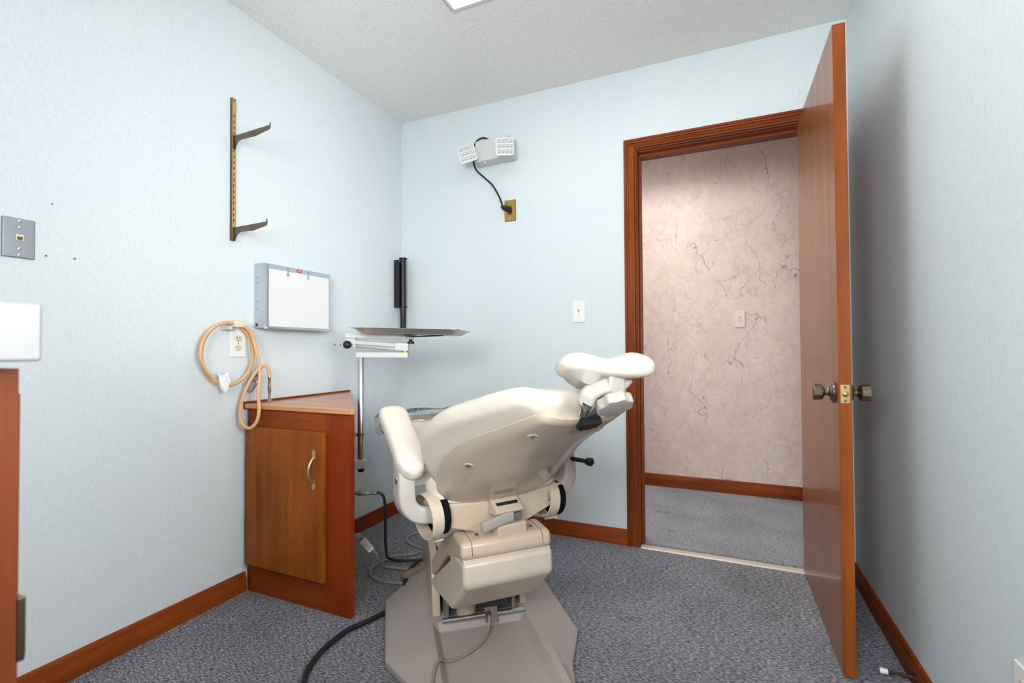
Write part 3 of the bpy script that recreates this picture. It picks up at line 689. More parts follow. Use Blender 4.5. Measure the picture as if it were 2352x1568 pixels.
# restraint straps looped round the beam
def strap(loc, dirx, label, group, rx, rz, tiltz):
    t = thing('restraint_strap', label, 'strap', loc, 0, group)
    D = Matrix.Translation(loc) @ Matrix.Rotation(math.radians(54) + dirx, 4, 'Z') @ Matrix.Rotation(tiltz, 4, 'Y')
    def band(w, r1, r2, x0, a0, a1, thick, wob=0):
        outer = []; K = 40
        for k in range(K + 1):
            a = a0 + (a1 - a0) * k / K; q = 1 + wob * k / K
            outer.append((math.cos(a) * r1 * q, math.sin(a) * r2 * q))
        inn = [((r1 - thick) / r1 * y, (r2 - thick) / r2 * z) for y, z in outer]
        rings = []
        for (y, z), (y2, z2) in zip(outer, inn): rings.append([(x0 - w / 2, y, z), (x0 + w / 2, y, z), (x0 + w / 2, y2, z2), (x0 - w / 2, y2, z2)])
        return MB().loft(rings).xf(D)
    bnd = band(.038, rx, rz, -.012, -2.0, 4.1, .0035, .06).build('band', 'strap', t, angle=40)
    for dx in (-.006, .006):
        st = MB()
        for k in range(34):
            a = -1.6 + 5.2 * k / 34; q = 1.0 + .06 * (k * 5.2 / 34 + .4) / 6.1
            A = axis_mat((-.012 + dx, math.cos(a) * rx * q, math.sin(a) * rz * q), (0, math.cos(a), math.sin(a)), (1, 0, 0))
            st.box(-.0022, .0022, -.0006, .0006, -.0006, .0007, M=A)
        st = st.xf(D).build('stitching', 'vinyl', bnd, smooth=False); st['kind'] = 'stuff'
    band(.026, rx * .97, rz * .97, .020, -2.3, 4.0, .003).build('velcro_lining', 'velcro', t, angle=40)
    K = D @ axis_mat((-.004, -rx * .45, -rz * 1.0), (0, -.4, -1), (1, 0, 0))
    m = MB()
    m.tube([(-.024, -.010, .004), (.024, -.010, .004), (.026, .0, .004), (.024, .010, .004), (-.024, .010, .004), (-.026, 0, .004)], .0026, 8, 4, True, M=K)
    m.build('loop_end', 'strap', t)
    return t
lp_ = RU @ Vector((-.222, -.012, .507)); rp_ = RU @ Vector((.222, -.012, .488))
strap(tuple(lp_), .10, 'beige vinyl restraint strap looped round the chair beam below the near armrest', None, .068, .068, -.05)
strap(tuple(rp_), -.08, 'beige and black restraint strap at the far end of the chair beam', None, .062, .060, .12)

# ================================================================== CORNER CABINET
CY, CX, CB, CH = -1.100, .578, -.510, .775
cb = thing('corner_cabinet', 'triangular stained wood cabinet with one door against the left wall', 'cabinet', (0.25, -.9, 0))
X0 = .014   # clear of the wall
def tri(off, yo=0): return [(X0, CY + yo), (CX + off, CY + yo), (X0, CB + off)]
# front frame pieces: toe rail, stiles, top rail
MB().prism([(CX - .02, CY), (CX, CY), (CX - .001, CY + .022), (CX - .03, CY + .022)], 0, CH, 'XY').build('end_stile_return', 'cab_red', cb, bevel=.001)
MB().box(.452, CX - .0005, CY - .0004, CY + .020, 0, CH).build('stile', 'cab_red', cb, bevel=.0015)
MB().box(X0, .030, CY, CY + .020, 0, CH).build('stile', 'cab_red', cb, bevel=.0015)
MB().box(.030, .452, CY, CY + .020, .694, CH).build('top_rail', 'cab_x', cb, bevel=.001)
MB().box(.030, .452, CY, CY + .020, 0, .130).build('toe_rail', 'cab_x', cb, bevel=.001)
# diagonal back panel and body
d = Vector((X0 - CX, CB - CY, 0)).normalized(); nrm = Vector((d.y, -d.x, 0))
if nrm.x < 0: nrm = -nrm
m = MB(); p0, p1 = Vector((CX - .002, CY + .02, 0)), Vector((X0, CB, 0))
m.prism([(p0.x, p0.y), (p1.x, p1.y), (p1.x - nrm.x * .018, p1.y - nrm.y * .018 - .012), (p0.x - nrm.x * .018 - .012, p0.y - nrm.y * .018 + .012)], 0, CH, 'XY')
m.build('diagonal_panel', 'cab_red', cb, smooth=False)
MB().prism([(.03, CY + .022), (.545, CY + .022), (.03, CB - .045)], .10, .13, 'XY').build('floor_panel', 'cab_x', cb, smooth=False)
# door
dr = MB().box(.026, .458, CY - .020, CY - .0005, .118, .700).build('door', 'cab_door', cb, bevel=.0035, seg=3)
hd = MB().tube([(.412, CY - .022, .600), (.412, CY - .032, .592), (.411, CY - .044, .572), (.411, CY - .047, .552), (.411, CY - .044, .532), (.412, CY - .032, .512), (.412, CY - .022, .504)], .0055, 10, 5).build('handle', 'old_brass_light', dr)
for z, s in ((.602, 1), (.502, -1)):
    MB().prism([(.412, z + s * .034), (.402, z + s * .014), (.405, z + s * .008), (.402, z - s * .006), (.412, z - s * .012), (.422, z - s * .006), (.419, z + s * .008), (.422, z + s * .014)], CY - .024, CY - .0195, 'XZ').build('handle_leaf', 'old_brass_light', hd, bevel=.001)
for z in (.53, .27):
    MB().box(.0175, .027, CY - .016, CY - .0005, z - .028, z + .028).build('hinge', 'bronze', cb, bevel=.001)
# worn top with a wall lip
MB().prism([(X0, CY - .018), (CX + .018, CY - .018), (CX + .022, CY - .004), (X0, CB + .030)], CH, CH + .020, 'XY').build('top', 'cab_top', cb, bevel=.004, seg=3)
MB().box(.003, .0138, CY - .016, CB + .025, CH - .004, CH + .028).build('wall_lip', 'trim_y', cb, bevel=.002)

# ================================================================== INSTRUMENT ARM, TRAY
PX, PY = .325, -.755
ar = thing('tray_stand', 'silver post and folding arm carrying the tray beside the cabinet', 'tray arm', (PX, PY, .46))
dd = Vector((PX, PY, 0)); k = nrm
MB().lathe([(.0155, .505), (.0155, .985), (.013, .988)], (PX, PY, 0), n=28).build('post', 'alu', ar)
foot = MB().box(-.045, .020, -.022, .022, .468, .508, M=Matrix.Translation((PX, PY, 0)) @ Matrix.Rotation(math.atan2(nrm.y, nrm.x), 4, 'Z')).build('foot_bracket', 'white_enamel', ar, bevel=.004)
MB().lathe([(.013, .452), (.015, .456), (.015, .470)], (PX, PY, 0), n=20).build('foot_cap', 'black', foot)
MB().box(-.045, .0, -.006, .006, .618, .634, M=Matrix.Translation((PX, PY, 0)) @ Matrix.Rotation(math.atan2(nrm.y, nrm.x), 4, 'Z')).lathe([(.0195, .618), (.0195, .634)], (PX, PY, 0), n=24).build('clamp', 'steel', ar)
ax1 = Vector((.900, .436, 0)).normalized(); ax2 = Vector((-.93, -.36, 0)).normalized()
def bar(a, b, h, w, name, mat, bev=.002):
    a, b = Vector(a), Vector(b); dirv = (b - a).normalized()
    return MB().sweep([a, b], [(-w, -h), (w, -h), (w, h), (-w, h)], upv=(0, 0, 1)).build(name, mat, ar, bevel=bev)
base_pt = Vector((PX, PY, 0)); elbow = base_pt + ax1 * .205
z0 = .998
bar(base_pt - ax1 * .020 + Vector((0, 0, z0)), elbow + ax1 * .016 + Vector((0, 0, z0 - .002)), .012, .015, 'lower_link', 'white_enamel')
e2 = elbow + ax2 * .262
MB().lathe([(.016, z0 + .010), (.016, z0 + .016)], elbow, n=20).build('elbow_washer', 'brass', ar)
bar(elbow + ax1 * .018 + Vector((0, 0, z0 + .034)), elbow - ax1 * .045 + Vector((0, 0, z0 + .038)), .019, .015, 'elbow_block', 'white_enamel', .004)
bar(elbow - ax1 * .01 + Vector((0, 0, z0 + .042)), e2 + Vector((0, 0, z0 + .062)), .008, .013, 'parallel_link', 'white_enamel')
bar(elbow - ax1 * .01 + Vector((0, 0, z0 + .022)), e2 + Vector((0, 0, z0 + .044)), .006, .010, 'parallel_link', 'alu')
bar(e2 + ax2 * .016 + Vector((0, 0, z0 + .055)), e2 - ax2 * .030 + Vector((0, 0, z0 + .056)), .024, .015, 'shoulder_block', 'white_enamel', .004)
kp = e2 + Vector((.02, -.03, z0 + .048))
MB().lathe([(.006, -.018), (.006, 0), (.010, .002), (.0175, .008), (.0195, .017), (.0165, .027), (.008, .033), (0, .034)], kp, (.22, -.97, 0), 24).build('tension_knob', 'black', ar)
e3 = e2 + ax1 * .285
bar(e2 - ax1 * .020 + Vector((0, 0, z0 + .092)), e3 + ax1 * .012 + Vector((0, 0, z0 + .084)), .011, .016, 'upper_link', 'white_enamel')
hold = MB().lathe([(.012, z0 + .050), (.017, z0 + .052), (.017, z0 + .060), (.008, z0 + .064), (.008, z0 + .096)], e3, n=20).build('tray_pivot', 'black', ar)
for a, l in ((ax1, .155), (-ax1, .075), (Vector((-.4, .9, 0)), .10), (Vector((.4, -.9, 0)), .09)):
    MB().sweep([e3 + Vector((0, 0, z0 + .084)), e3 + a * l + Vector((0, 0, z0 + .0905))], [(-.013, -.003), (.013, -.003), (.013, .003), (-.013, .003)]).build('tray_finger', 'black', hold, smooth=False)
# tray
tc = e3 + ax1 * .012 + Vector((0, 0, z0 + .0945))
tr_ = thing('instrument_tray', 'shiny stainless steel instrument tray on the folding arm', 'tray', tuple(tc), 0)
TM = Matrix.Translation(tc) @ Matrix.Rotation(math.radians(20), 4, 'Z') @ Matrix.Rotation(math.radians(1.6), 4, 'Y')
rings = [[(x, y, z) for x, y in rrect(a, b, r, 6)] for a, b, r, z in ((.215, .135, .04, .000), (.225, .145, .045, .006), (.240, .158, .05, .020), (.256, .172, .055, .0225), (.257, .173, .055, .021), (.241, .159, .05, .0185), (.224, .144, .045, .0045), (.212, .132, .04, .0012))]
body = MB().loft(rings, cap=False)
n_ = len(rings[0])
body.add([Vector(p) for p in rings[0]], [tuple(range(n_))]); body.add([Vector(p) for p in rings[-1]], [tuple(range(n_))])
body.xf(TM).build('tray_pan', 'tray', tr_, angle=35)
rim = [TM @ Vector((x, y, .0222)) for x, y in rrect(.2565, .1725, .055, 6)]
MB().sweep(rim, circ(.0016, 8), closed=True).build('rolled_rim', 'chrome', tr_)

# black wall post in the corner
bp_ = thing('wall_post_mount', 'black metal post on a bracket fixed in the wall corner', 'wall mount', (0.0, -.055, 1.285))
MB().prism([(0.0005, -.085), (.040, -.085), (.040, -.079), (.006, -.079), (.006, -.031), (.040, -.031), (.040, -.025), (.0005, -.025)], 1.287, 1.585, 'XY').build('channel_bracket', 'black', bp_, bevel=.001)
post = MB().tube([(.046, -.052, 1.600), (.046, -.052, 1.45), (.046, -.052, 1.30), (.047, -.053, 1.24), (.052, -.060, 1.19), (.060, -.072, 1.15), (.066, -.080, 1.125)], .0185, 20, 6).build('post', 'black', bp_)
for z in (1.592, 1.288):
    MB().lathe([(.0245, 0), (.0255, .002), (.0255, .006), (.0245, .008)], (.046, -.052, z), n=24).build('collar', 'black', bp_)

# ================================================================== LEFT WALL ITEMS
# shelf rail with slots
ry = -1.170
rail = thing('shelf_rail', 'tall slotted shelf rail of worn gold metal screwed to left wall', 'shelf rail', (0, ry, 1.482))
m = MB()
RZ0, RZ1, RD, RW_ = 1.482, 2.083, .0135, .0085
m.box(.0005, RD, ry - RW_, ry - RW_ + .0014, RZ0, RZ1).box(.0005, RD, ry + RW_ - .0014, ry + RW_, RZ0, RZ1)
m.build('rail_side', 'bronze', rail, smooth=False)
slots = []; z = 1.565
while z < 2.03: slots.append(z); z += .0245
fm = MB(); last = RZ0
for s_ in slots:
    fm.box(RD - .0014, RD, ry - RW_ + .0014, ry + RW_ - .0014, last, s_ - .0065)
    fm.box(RD - .0014, RD, ry - RW_ + .0014, ry - .0020, s_ - .0065, s_ + .0065); fm.box(RD - .0014, RD, ry + .0020, ry + RW_ - .0014, s_ - .0065, s_ + .0065); last = s_ + .0065
fm.box(RD - .0014, RD, ry - RW_ + .0014, ry + RW_ - .0014, last, RZ1)
fm.build('rail_face', 'gold', rail, smooth=False)
MB().box(.0005, .002, ry - RW_ + .0014, ry + RW_ - .0014, RZ0, RZ1).build('rail_back', 'dark', rail, smooth=False)
for z in (2.072, 1.786, 1.488):
    MB().lathe([(.0045, 0), (.0045, .0015), (0, .0025)], (RD, ry, z), (1, 0, 0), 12).build('screw', 'bronze', rail)
def bracket(z, L, rise, label):
    t = thing('shelf_bracket', label, 'shelf bracket', (RD, ry, z), 0)
    h = .052
    pl = [(.0008, 0), (.0008, -h), (.008, -h - .002), (.014, -h * .86), (.024, -h * .56), (.040, -h * .44), (L * .6, rise * .6 - .027), (L - .006, rise - .0165), (L, rise - .010), (L, rise + .010), (L - .004, rise + .010), (L - .005, rise)]
    bd = MB().prism([(p[0] + RD, p[1] + z) for p in pl], ry - .0016, ry + .0016, 'XZ').build('bracket_blade', 'bronze', t, bevel=.0005)
    MB().box(RD + .0004, RD + .006, ry - .0055, ry + .0055, z - h - .003, z + .001).build('bracket_hook', 'dark_bronze', t, bevel=.0015)
bracket(1.922, .215, .006, 'upper antique brass shelf bracket on the slotted rail')
bracket(1.536, .198, .004, 'lower antique brass shelf bracket at the foot of the slotted rail')

# X-ray viewer box
vy0, vy1, vz0, vz1, vd = -1.064, -.680, 1.116, 1.404, .062
vb = thing('xray_viewer', 'wall light box with white screen and grey metal frame', 'light box', (0, (vy0 + vy1) / 2, vz0))
MB().prism([(.0008, vy0), (vd * .62, vy0), (vd - .004, vy0 + .004), (vd - .004, vy1 - .004), (vd * .62, vy1), (.0008, vy1)], vz0 + .003, vz1, 'XY').build('housing', 'grey_enamel', vb, bevel=.001)
MB().box(vd - .006, vd - .001, vy0 + .022, vy1 - .010, vz0 + .012, vz1 - .020).build('screen', 'opal', vb, bevel=.001)
fbz = MB().box(vd - .004, vd + .001, vy0, vy0 + .014, vz0, vz1).build('frame_rail', 'grey_enamel', vb, bevel=.001)
MB().box(vd - .004, vd + .0012, vy0 + .014, vy0 + .024, vz0 + .006, vz1 - .004).build('frame_groove', 'chrome', vb, smooth=False)
MB().box(vd - .004, vd + .001, vy1 - .011, vy1, vz0, vz1).build('frame_rail', 'grey_enamel', vb, bevel=.001)
MB().box(vd - .004, vd + .001, vy0 + .014, vy1 - .011, vz1 - .021, vz1).build('frame_rail', 'grey_enamel', vb, bevel=.001)
MB().box(vd - .004, vd + .014, vy0 + .010, vy1 - .002, vz0 - .002, vz0 + .010).build('film_ledge', 'chrome', vb, bevel=.001)
for fy in (.32, .62):
    y = vy0 + (vy1 - vy0) * fy
    cl = MB().prism([(y - .0035, vz1 - .006), (y + .0035, vz1 - .006), (y + .003, vz1 - .030), (y + .008, vz1 - .042), (y + .005, vz1 - .044), (y, vz1 - .037), (y - .005, vz1 - .044), (y - .008, vz1 - .042), (y - .003, vz1 - .030)], vd + .003, vd + .005, 'YZ').build('film_clip', 'chrome', vb, smooth=False)
    MB().lathe([(.0045, 0), (.0045, .007), (0, .009)], (vd, y, vz1 - .009), (1, 0, 0), 12).build('clip_stud', 'steel', cl)
y = vy0 + (vy1 - vy0) * .49
bg = MB().prism([(y + q[0], vz1 - .0105 + q[1]) for q in circ(.016, 28, .0075)], vd + .0008, vd + .002, 'YZ').build('badge', 'red', vb, smooth=False)
for dz in (-.0018, .0022):
    MB().box(vd + .002, vd + .0023, y - .010, y + .010, vz1 - .0105 + dz - .0008, vz1 - .0105 + dz + .0008).build('badge_print', 'opal', bg, smooth=False)
for z in (.30, .42, .70, .78):
    MB().lathe([(.0028, 0), (.0028, .0008), (0, .001)], (.020, vy0, vz0 + (vz1 - vz0) * z), (0, -1, 0), 10).build('rivet', 'bronze', vb)
MB().lathe([(.0065, 0), (.0065, .004), (.0035, .008)], (.018, vy0, vz0 + .018), (0, -1, 0), 14).build('cord_grommet', 'black', vb)
MB().tube([(.018, vy0 - .004, vz0 + .018), (.020, vy0 - .026, vz0 + .010), (.022, vy0 - .042, vz0 - .020), (.022, vy0 - .040, vz0 - .08), (.024, vy0 - .028, vz0 - .17), (.030, vy0 - .016, vz0 - .225), (.034, vy0 - .010, vz0 - .240)], .0030, 8).build('power_cord', 'cord_pale', vb)

# duplex outlet
oy, oz = -1.142, 1.052
ol = thing('duplex_outlet', 'white duplex outlet plate behind the hanging tan hose', 'outlet', (0, oy, oz))
pl = MB().box(.0005, .006, oy - .036, oy + .036, oz - .058, oz + .058).build('cover_plate', 'white_plastic', ol, bevel=.003, seg=3)
for dz in (-.0195, .0195):
    rc = MB().prism([(oy + q[0], oz + dz + q[1]) for q in sell(.0165, .014, .75, 28)], .0055, .0078, 'YZ').build('receptacle', 'ivory', ol, bevel=.0006)
    for dy in (-.0065, .0065):
        MB().box(.0076, .0081, oy + dy - .0012, oy + dy + .0012, oz + dz - .001, oz + dz + .0075).build('slot', 'dark', rc, smooth=False)
    MB().lathe([(.0024, 0), (.0024, .0005)], (.0077, oy, oz + dz - .0075), (1, 0, 0), 10).build('ground_hole', 'dark', rc)
MB().lathe([(.003, 0), (.003, .0012), (0, .002)], (.006, oy, oz), (1, 0, 0), 10).build('screw', 'chrome', ol)

# hook holding the hose
hk = thing('hose_hanger', 'white and grey wall hanger gripping the top of the tan hose coil', 'hanger', (0, -1.17, 1.12))
MB().box(.0005, .010, -1.215, -1.155, 1.105, 1.125).build('back_bar', 'cord_pale', hk, bevel=.003)
MB().lathe([(.008, 0), (.009, .004), (.009, .026), (.006, .030)], (.010, -1.198, 1.114), (1, 0, 0), 14).build('peg', 'cord_pale', hk)
MB().box(.018, .052, -1.190, -1.150, 1.118, 1.150).build('hook_cover', 'ivory', hk, bevel=.004)

# tan rubber hose: wall coil, then down over the cabinet
hose = thing('rubber_hose', 'tan rubber hose coiled on the wall hook and looping over the cabinet', 'hose', (.03, -1.17, 1.0))
def ell(y, z, ry_, rz_, a0, a1, n, x0, x1):
    return [(x0 + (x1 - x0) * k / n, y + ry_ * math.cos(a0 + (a1 - a0) * k / n), z + rz_ * math.sin(a0 + (a1 - a0) * k / n)) for k in range(n + 1)]
g = math.radians
p = ell(-1.205, 1.008, .112, .128, g(60), g(-300 + 22), 24, .030, .036)
p2 = [(.040, -1.155, 1.128), (.050, -1.118, 1.10), (.058, -1.098, 1.05), (.066, -1.085, .98), (.074, -1.080, .93)]
MB().tube(p, .0068, 12, 3).build('hose_coil', 'hose', hose)
pc = ell(-1.208, 1.012, .118, .122, g(85), g(232), 12, .040, .046)
MB().tube(pc, .0068, 12, 3).build('hose_coil', 'hose', hose)
# the long loop hanging in front of the cabinet's left edge
lw = [(.040, -1.160, 1.130), (.050, -1.120, 1.100), (.062, -1.100, 1.02), (.078, -1.095, .93), (.100, -1.120, .84), (.118, -1.130, .775), (.112, -1.138, .725), (.085, -1.150, .700), (.052, -1.158, .720), (.036, -1.155, .775), (.040, -1.140, .840), (.058, -1.115, .910), (.078, -1.090, .950), (.092, -1.075, .955), (.098, -1.068, .935), (.099, -1.066, .912)]
MB().tube(lw, .0070, 12, 6).build('hose_loop', 'hose', hose)
MB().lathe([(.0068, .05), (.0072, .045), (.0072, .035), (.0058, .033), (.0058, .012), (.0078, .010), (.0078, -.018), (.006, -.022), (.006, -.045), (.009, -.047), (.009, -.058), (.004, -.060)], (.099, -1.066, .862), (.0, 0, 1), 18).build('metal_coupling', 'chrome', hose)
# white tissue tied to the coil
bmv = MB(); rings = []
for i in range(9):
    u = i / 8; w = (.021, .019, .020, .0225, .0215, .0195, .017, .0145, .012)[i]; cy = -1.240 + .016 * u
    rings.append([(.047 + (.008 - .003 * u) * math.sin(t) + .003 * math.sin(4 * t + u * 5), cy + math.cos(t) * w * (1 + .10 * math.sin(3 * t + 4 * u)), .930 - .068 * u + (.007 * math.sin(2.5 * t) if i in (0, 8) else 0) + .010 * math.cos(t) * (u - .2)) for t in [2 * PI * k / 20 for k in range(20)]])
tis = tag(bmv.loft(rings).build('tissue', 'paper', angle=50), 'scrap of white tissue tied round the tan hose coil', 'tissue')
# grey tube holder with a knotted chrome chain
gh = thing('tube_holder', 'small grey tube holder on wall right of the hose coil', 'holder', (.0, -1.10, .86))
MB().box(.0005, .014, -1.120, -1.092, .845, .885).build('mount', 'white_enamel', gh, bevel=.003)
MB().lathe([(.014, 0), (.0165, .004), (.0165, .040), (.013, .044)], (.022, -1.108, .848), (.25, .45, .85), 20).build('cup', 'cord_grey', gh)
kn = [(.030 + .010 * math.sin(2 * t), -1.086 + .013 * math.cos(3 * t), .905 + .016 * math.sin(3 * t + .6)) for t in [2 * PI * k / 24 for k in range(24)]]
MB().tube(kn, .0032, 8, 3, True).build('knotted_cord', 'dull_steel', gh)

# telephone wall plate
ty, tz = -1.831, 1.352
tp = thing('phone_plate', 'grey metal telephone jack plate on left wall', 'wall plate', (0, ty, tz))
MB().box(.0005, .007, ty - .0365, ty + .0365, tz - .058, tz + .058).build('cover_plate', 'dull_steel', tp, bevel=.004, seg=3)
jk = MB().box(.006, .011, ty - .009, ty + .009, tz - .008, tz + .010).build('jack', 'ivory', tp, bevel=.001)
MB().box(.0105, .0115, ty - .006, ty + .006, tz - .006, tz + .004).build('jack_opening', 'bronze', jk, smooth=False)
for dz in (-.050, -.031, .031, .050):
    MB().lathe([(.0048, 0), (.0044, .002), (.002, .003), (0, .003)], (.0065, ty, tz + dz), (1, 0, 0), 14).build('screw', 'steel', tp)
# screw anchors left in the wall
for i, (ay, az, lb) in enumerate(((-1.755, 1.474, 'small empty screw anchor highest on left wall'), (-1.768, 1.312, 'small empty screw anchor just right of the phone plate'), (-1.698, 1.315, 'small empty screw anchor farthest right of the phone plate'))):
    t = thing('wall_anchor', lb, 'wall anchor', (0, ay, az), 0)
    MB().lathe([(.0052 if i else .0030, 0), (.0048 if i else .0028, .0012), (.003 if i else .002, .0012), (.003 if i else .002, .0004)], (.0003, ay, az), (1, 0, 0), 16).build('sleeve', 'white_enamel', t)
    MB().lathe([(.0022, 0), (.0022, .0006)], (.0005, ay, az), (1, 0, 0), 12).build('hole', 'dark', t)
for ay, az, lb in ((-.585, 1.050, 'dark red anchor hole left of the tray arm'), (-.545, 1.050, 'tiny dark red anchor dot beside the tray arm knob')):
    tag(MB().lathe([(.004 if ay < -.56 else .0022, 0), (.003, .001), (0, .0012)], (.0003, ay, az), (1, 0, 0), 12).build('wall_anchor', 'dark_red'), lb, 'wall anchor')

# ================================================================== BACK WALL ITEMS
# emergency light
el = thing('emergency_light', 'white twin head emergency light hung askew on the back wall', 'emergency light', (.68, 0, 2.13))
EM = Matrix.Translation((.690, -.0, 2.172)) @ Matrix.Rotation(math.radians(-2.0), 4, 'Y')
MB().prism([(-.138, -.0008), (.118, -.0008), (.098, -.088), (-.105, -.088)], -.062, .060, 'XY', M=EM).build('housing', 'white_enamel', el, bevel=.005, seg=3)
MB().lathe([(.0032, 0), (.0032, .002), (0, .003)], (-.06, -.062, -.062), (0, 0, -1), 10, M=EM).build('indicator', 'led', el)
for x in (-.068, .01, .04):
    MB().lathe([(.0022, 0), (.0022, .001)], (x, -.045, -.062), (0, 0, -1), 8, M=EM).build('test_hole', 'ink', el)
def lamp_head(at, rz, rx, roll):
    A = Matrix.Translation(at) @ Matrix.Rotation(rz, 4, 'Z') @ Matrix.Rotation(rx, 4, 'X') @ Matrix.Rotation(roll, 4, 'Y')
    rings = [[(x, y, z) for x, z in rrect(a, a, r, 5)] for a, r, y in ((.030, .012, .022), (.046, .012, .004), (.050, .012, -.004), (.050, .012, -.014), (.047, .011, -.016))]
    hd = MB().loft(rings, M=A).build('lamp_head', 'white_plastic', el, angle=35)
    MB().lathe([(.012, 0), (.012, .05)], (0, .02, 0), (0, 1, 0), 14, M=A).build('swivel_stem', 'white_plastic', hd)
    MB().prism(rrect(.0445, .0445, .010, 5), -.0175, -.0150, 'XZ', M=A).build('reflector', 'cord_pale', hd, smooth=False)
    for r in range(3):
        for c_ in range(4):
            MB().lathe([(.0098, 0), (.0085, -.0035), (.0055, -.0065), (0, -.008)], (-.0330 + c_ * .022, -.0178, -.029 + r * .029), (0, 1, 0), 12, M=A).build('lens', 'wire_guard', hd)
    MB().box(-.0455, .0455, -.0185, -.0170, -.0165, -.0125, M=A).box(-.0455, .0455, -.0185, -.0170, .0125, .0165, M=A).build('lens_divider', 'white_plastic', hd, smooth=False)
    return hd
lamp_head((.790, -.128, 2.142), .42, -.05, -.03)
lamp_head((.556, -.128, 2.142), .30, -.06, -.30)
# black cord from the housing to the brass outlet
ox, oz = .766, 1.826
cd = MB().tube([(.655, -.030, 2.232), (.640, -.032, 2.255), (.600, -.036, 2.268), (.560, -.036, 2.250), (.535, -.032, 2.200), (.540, -.030, 2.14), (.560, -.028, 2.085), (.610, -.024, 2.035), (.660, -.020, 1.985), (.700, -.024, 1.920), (.728, -.040, 1.866), (.738, -.052, 1.840)], .0052, 10).build('power_cord', 'black_rubber', el)
MB().lathe([(.006, .034), (.009, .028), (.0125, .022), (.0165, .006), (.0165, -.022), (.014, -.030)], (.752, -.032, 1.832), (-.45, -.88, .12), 18).build('plug', 'black_rubber', cd)
# brass clock outlet
bo = thing('brass_outlet', 'brass recessed outlet plate with a black plug on back wall', 'outlet', (ox, 0, oz))
m = MB(); outer = rrect(.036, .062, .003, 3); nn = len(outer)
# plate with round opening: bridge outer loop to a 16-gon
inn = []
for x, z in outer:
    t = math.atan2(z, x); inn.append((.024 * math.cos(t), .029 * math.sin(t)))
r0 = [(ox + x, -.0005, oz + z) for x, z in outer]; r1 = [(ox + x, -.003, oz + z) for x, z in outer]; r2 = [(ox + x * .93, -.006, oz + z * .95) for x, z in outer]; r3 = [(ox + x, -.006, oz + z) for x, z in inn]; r4 = [(ox + x * .97, -.0008, oz + z * .97) for x, z in inn]
m.loft([r0, r1, r2, r3, r4], cap=False).build('cover_plate', 'brass', bo, angle=30)
MB().prism([(ox + q[0], oz + q[1]) for q in circ(.0235, 28, .0285)], -.0006, -.0012, 'XZ').build('recess', 'bronze', bo, smooth=False)
for dz in (-.044, .044):
    MB().lathe([(.0032, 0), (.003, .001), (0, .002)], (ox, -.006, oz + dz), (0, -1, 0), 12).build('screw', 'old_brass_light', bo)
# toggle switches
def switch(x, ywall, z, mat, label, tog):
    t = thing('light_switch', label, 'light switch', (x, ywall, z))
    MB().box(x - .0345, x + .0345, ywall - .006, ywall - .0005, z - .059, z + .059).build('cover_plate', mat, t, bevel=.003, seg=3)
    g_ = MB().box(x - .0052, x + .0052, ywall - .0068, ywall - .0055, z - .0122, z + .0122).build('toggle_slot', 'ivory' if tog > 0 else 'bronze', t, smooth=False)
    MB().prism([(ywall - .005, z - .005), (ywall - .005, z + .007), (ywall - .016, z + tog * .013 + .003), (ywall - .017, z + tog * .013 - .004)], x - .0042, x + .0042, 'YZ').build('toggle', 'ivory', g_, bevel=.001)
    for dz in (-.030, .030):
        MB().lathe([(.0030, 0), (.003, .001), (0, .0016)], (x, ywall - .006, z + dz), (0, -1, 0), 10).build('screw', 'cord_pale', t)
switch(1.1715, 0, 1.2235, 'white_plastic', 'white light switch on blue wall left of the doorway', 1)
switch(2.003, HY, 1.2235, 'pinkplate', 'pinkish light switch on the marbled hallway wall', -1)
tag(MB().lathe([(.0045, 0), (.0035, .001), (0, .0012)], (.476, -.0003, 2.150), (0, -1, 0), 12).build('wall_anchor', 'dark_red'), 'dark red dot left of the emergency light', 'wall anchor')

# ================================================================== RIGHT WALL ITEMS
ry_, rz_ = -1.279, .340
ro_ = thing('duplex_outlet', 'white outlet plate low on right wall at the frame edge', 'outlet', (W, ry_, rz_))
MB().box(W - .006, W - .0005, ry_ - .036, ry_ + .036, rz_ - .058, rz_ + .058).build('cover_plate', 'white_plastic', ro_, bevel=.003, seg=3)
for dz in (-.0195, .0195):
    MB().prism([(ry_ + q[0], rz_ + dz + q[1]) for q in sell(.0165, .014, .75, 28)], W - .0078, W - .0055, 'YZ').build('receptacle', 'ivory', ro_, bevel=.0006)
ds = thing('door_stop', 'bronze door stop with white rubber tip on the right baseboard', 'door stop', (W - .013, -.735, .038))
MB().lathe([(.013, 0), (.013, .003), (.009, .007), (.005, .012), (.0042, .02), (.0042, .070)], (W - .013, -.735, .038), (-1, 0, 0), 18).build('stem', 'dark_bronze', ds)
MB().lathe([(.0075, .068), (.008, .070), (.008, .086), (.007, .088)], (W - .013, -.735, .038), (-1, 0, 0), 18).build('rubber_tip', 'white_plastic', ds)

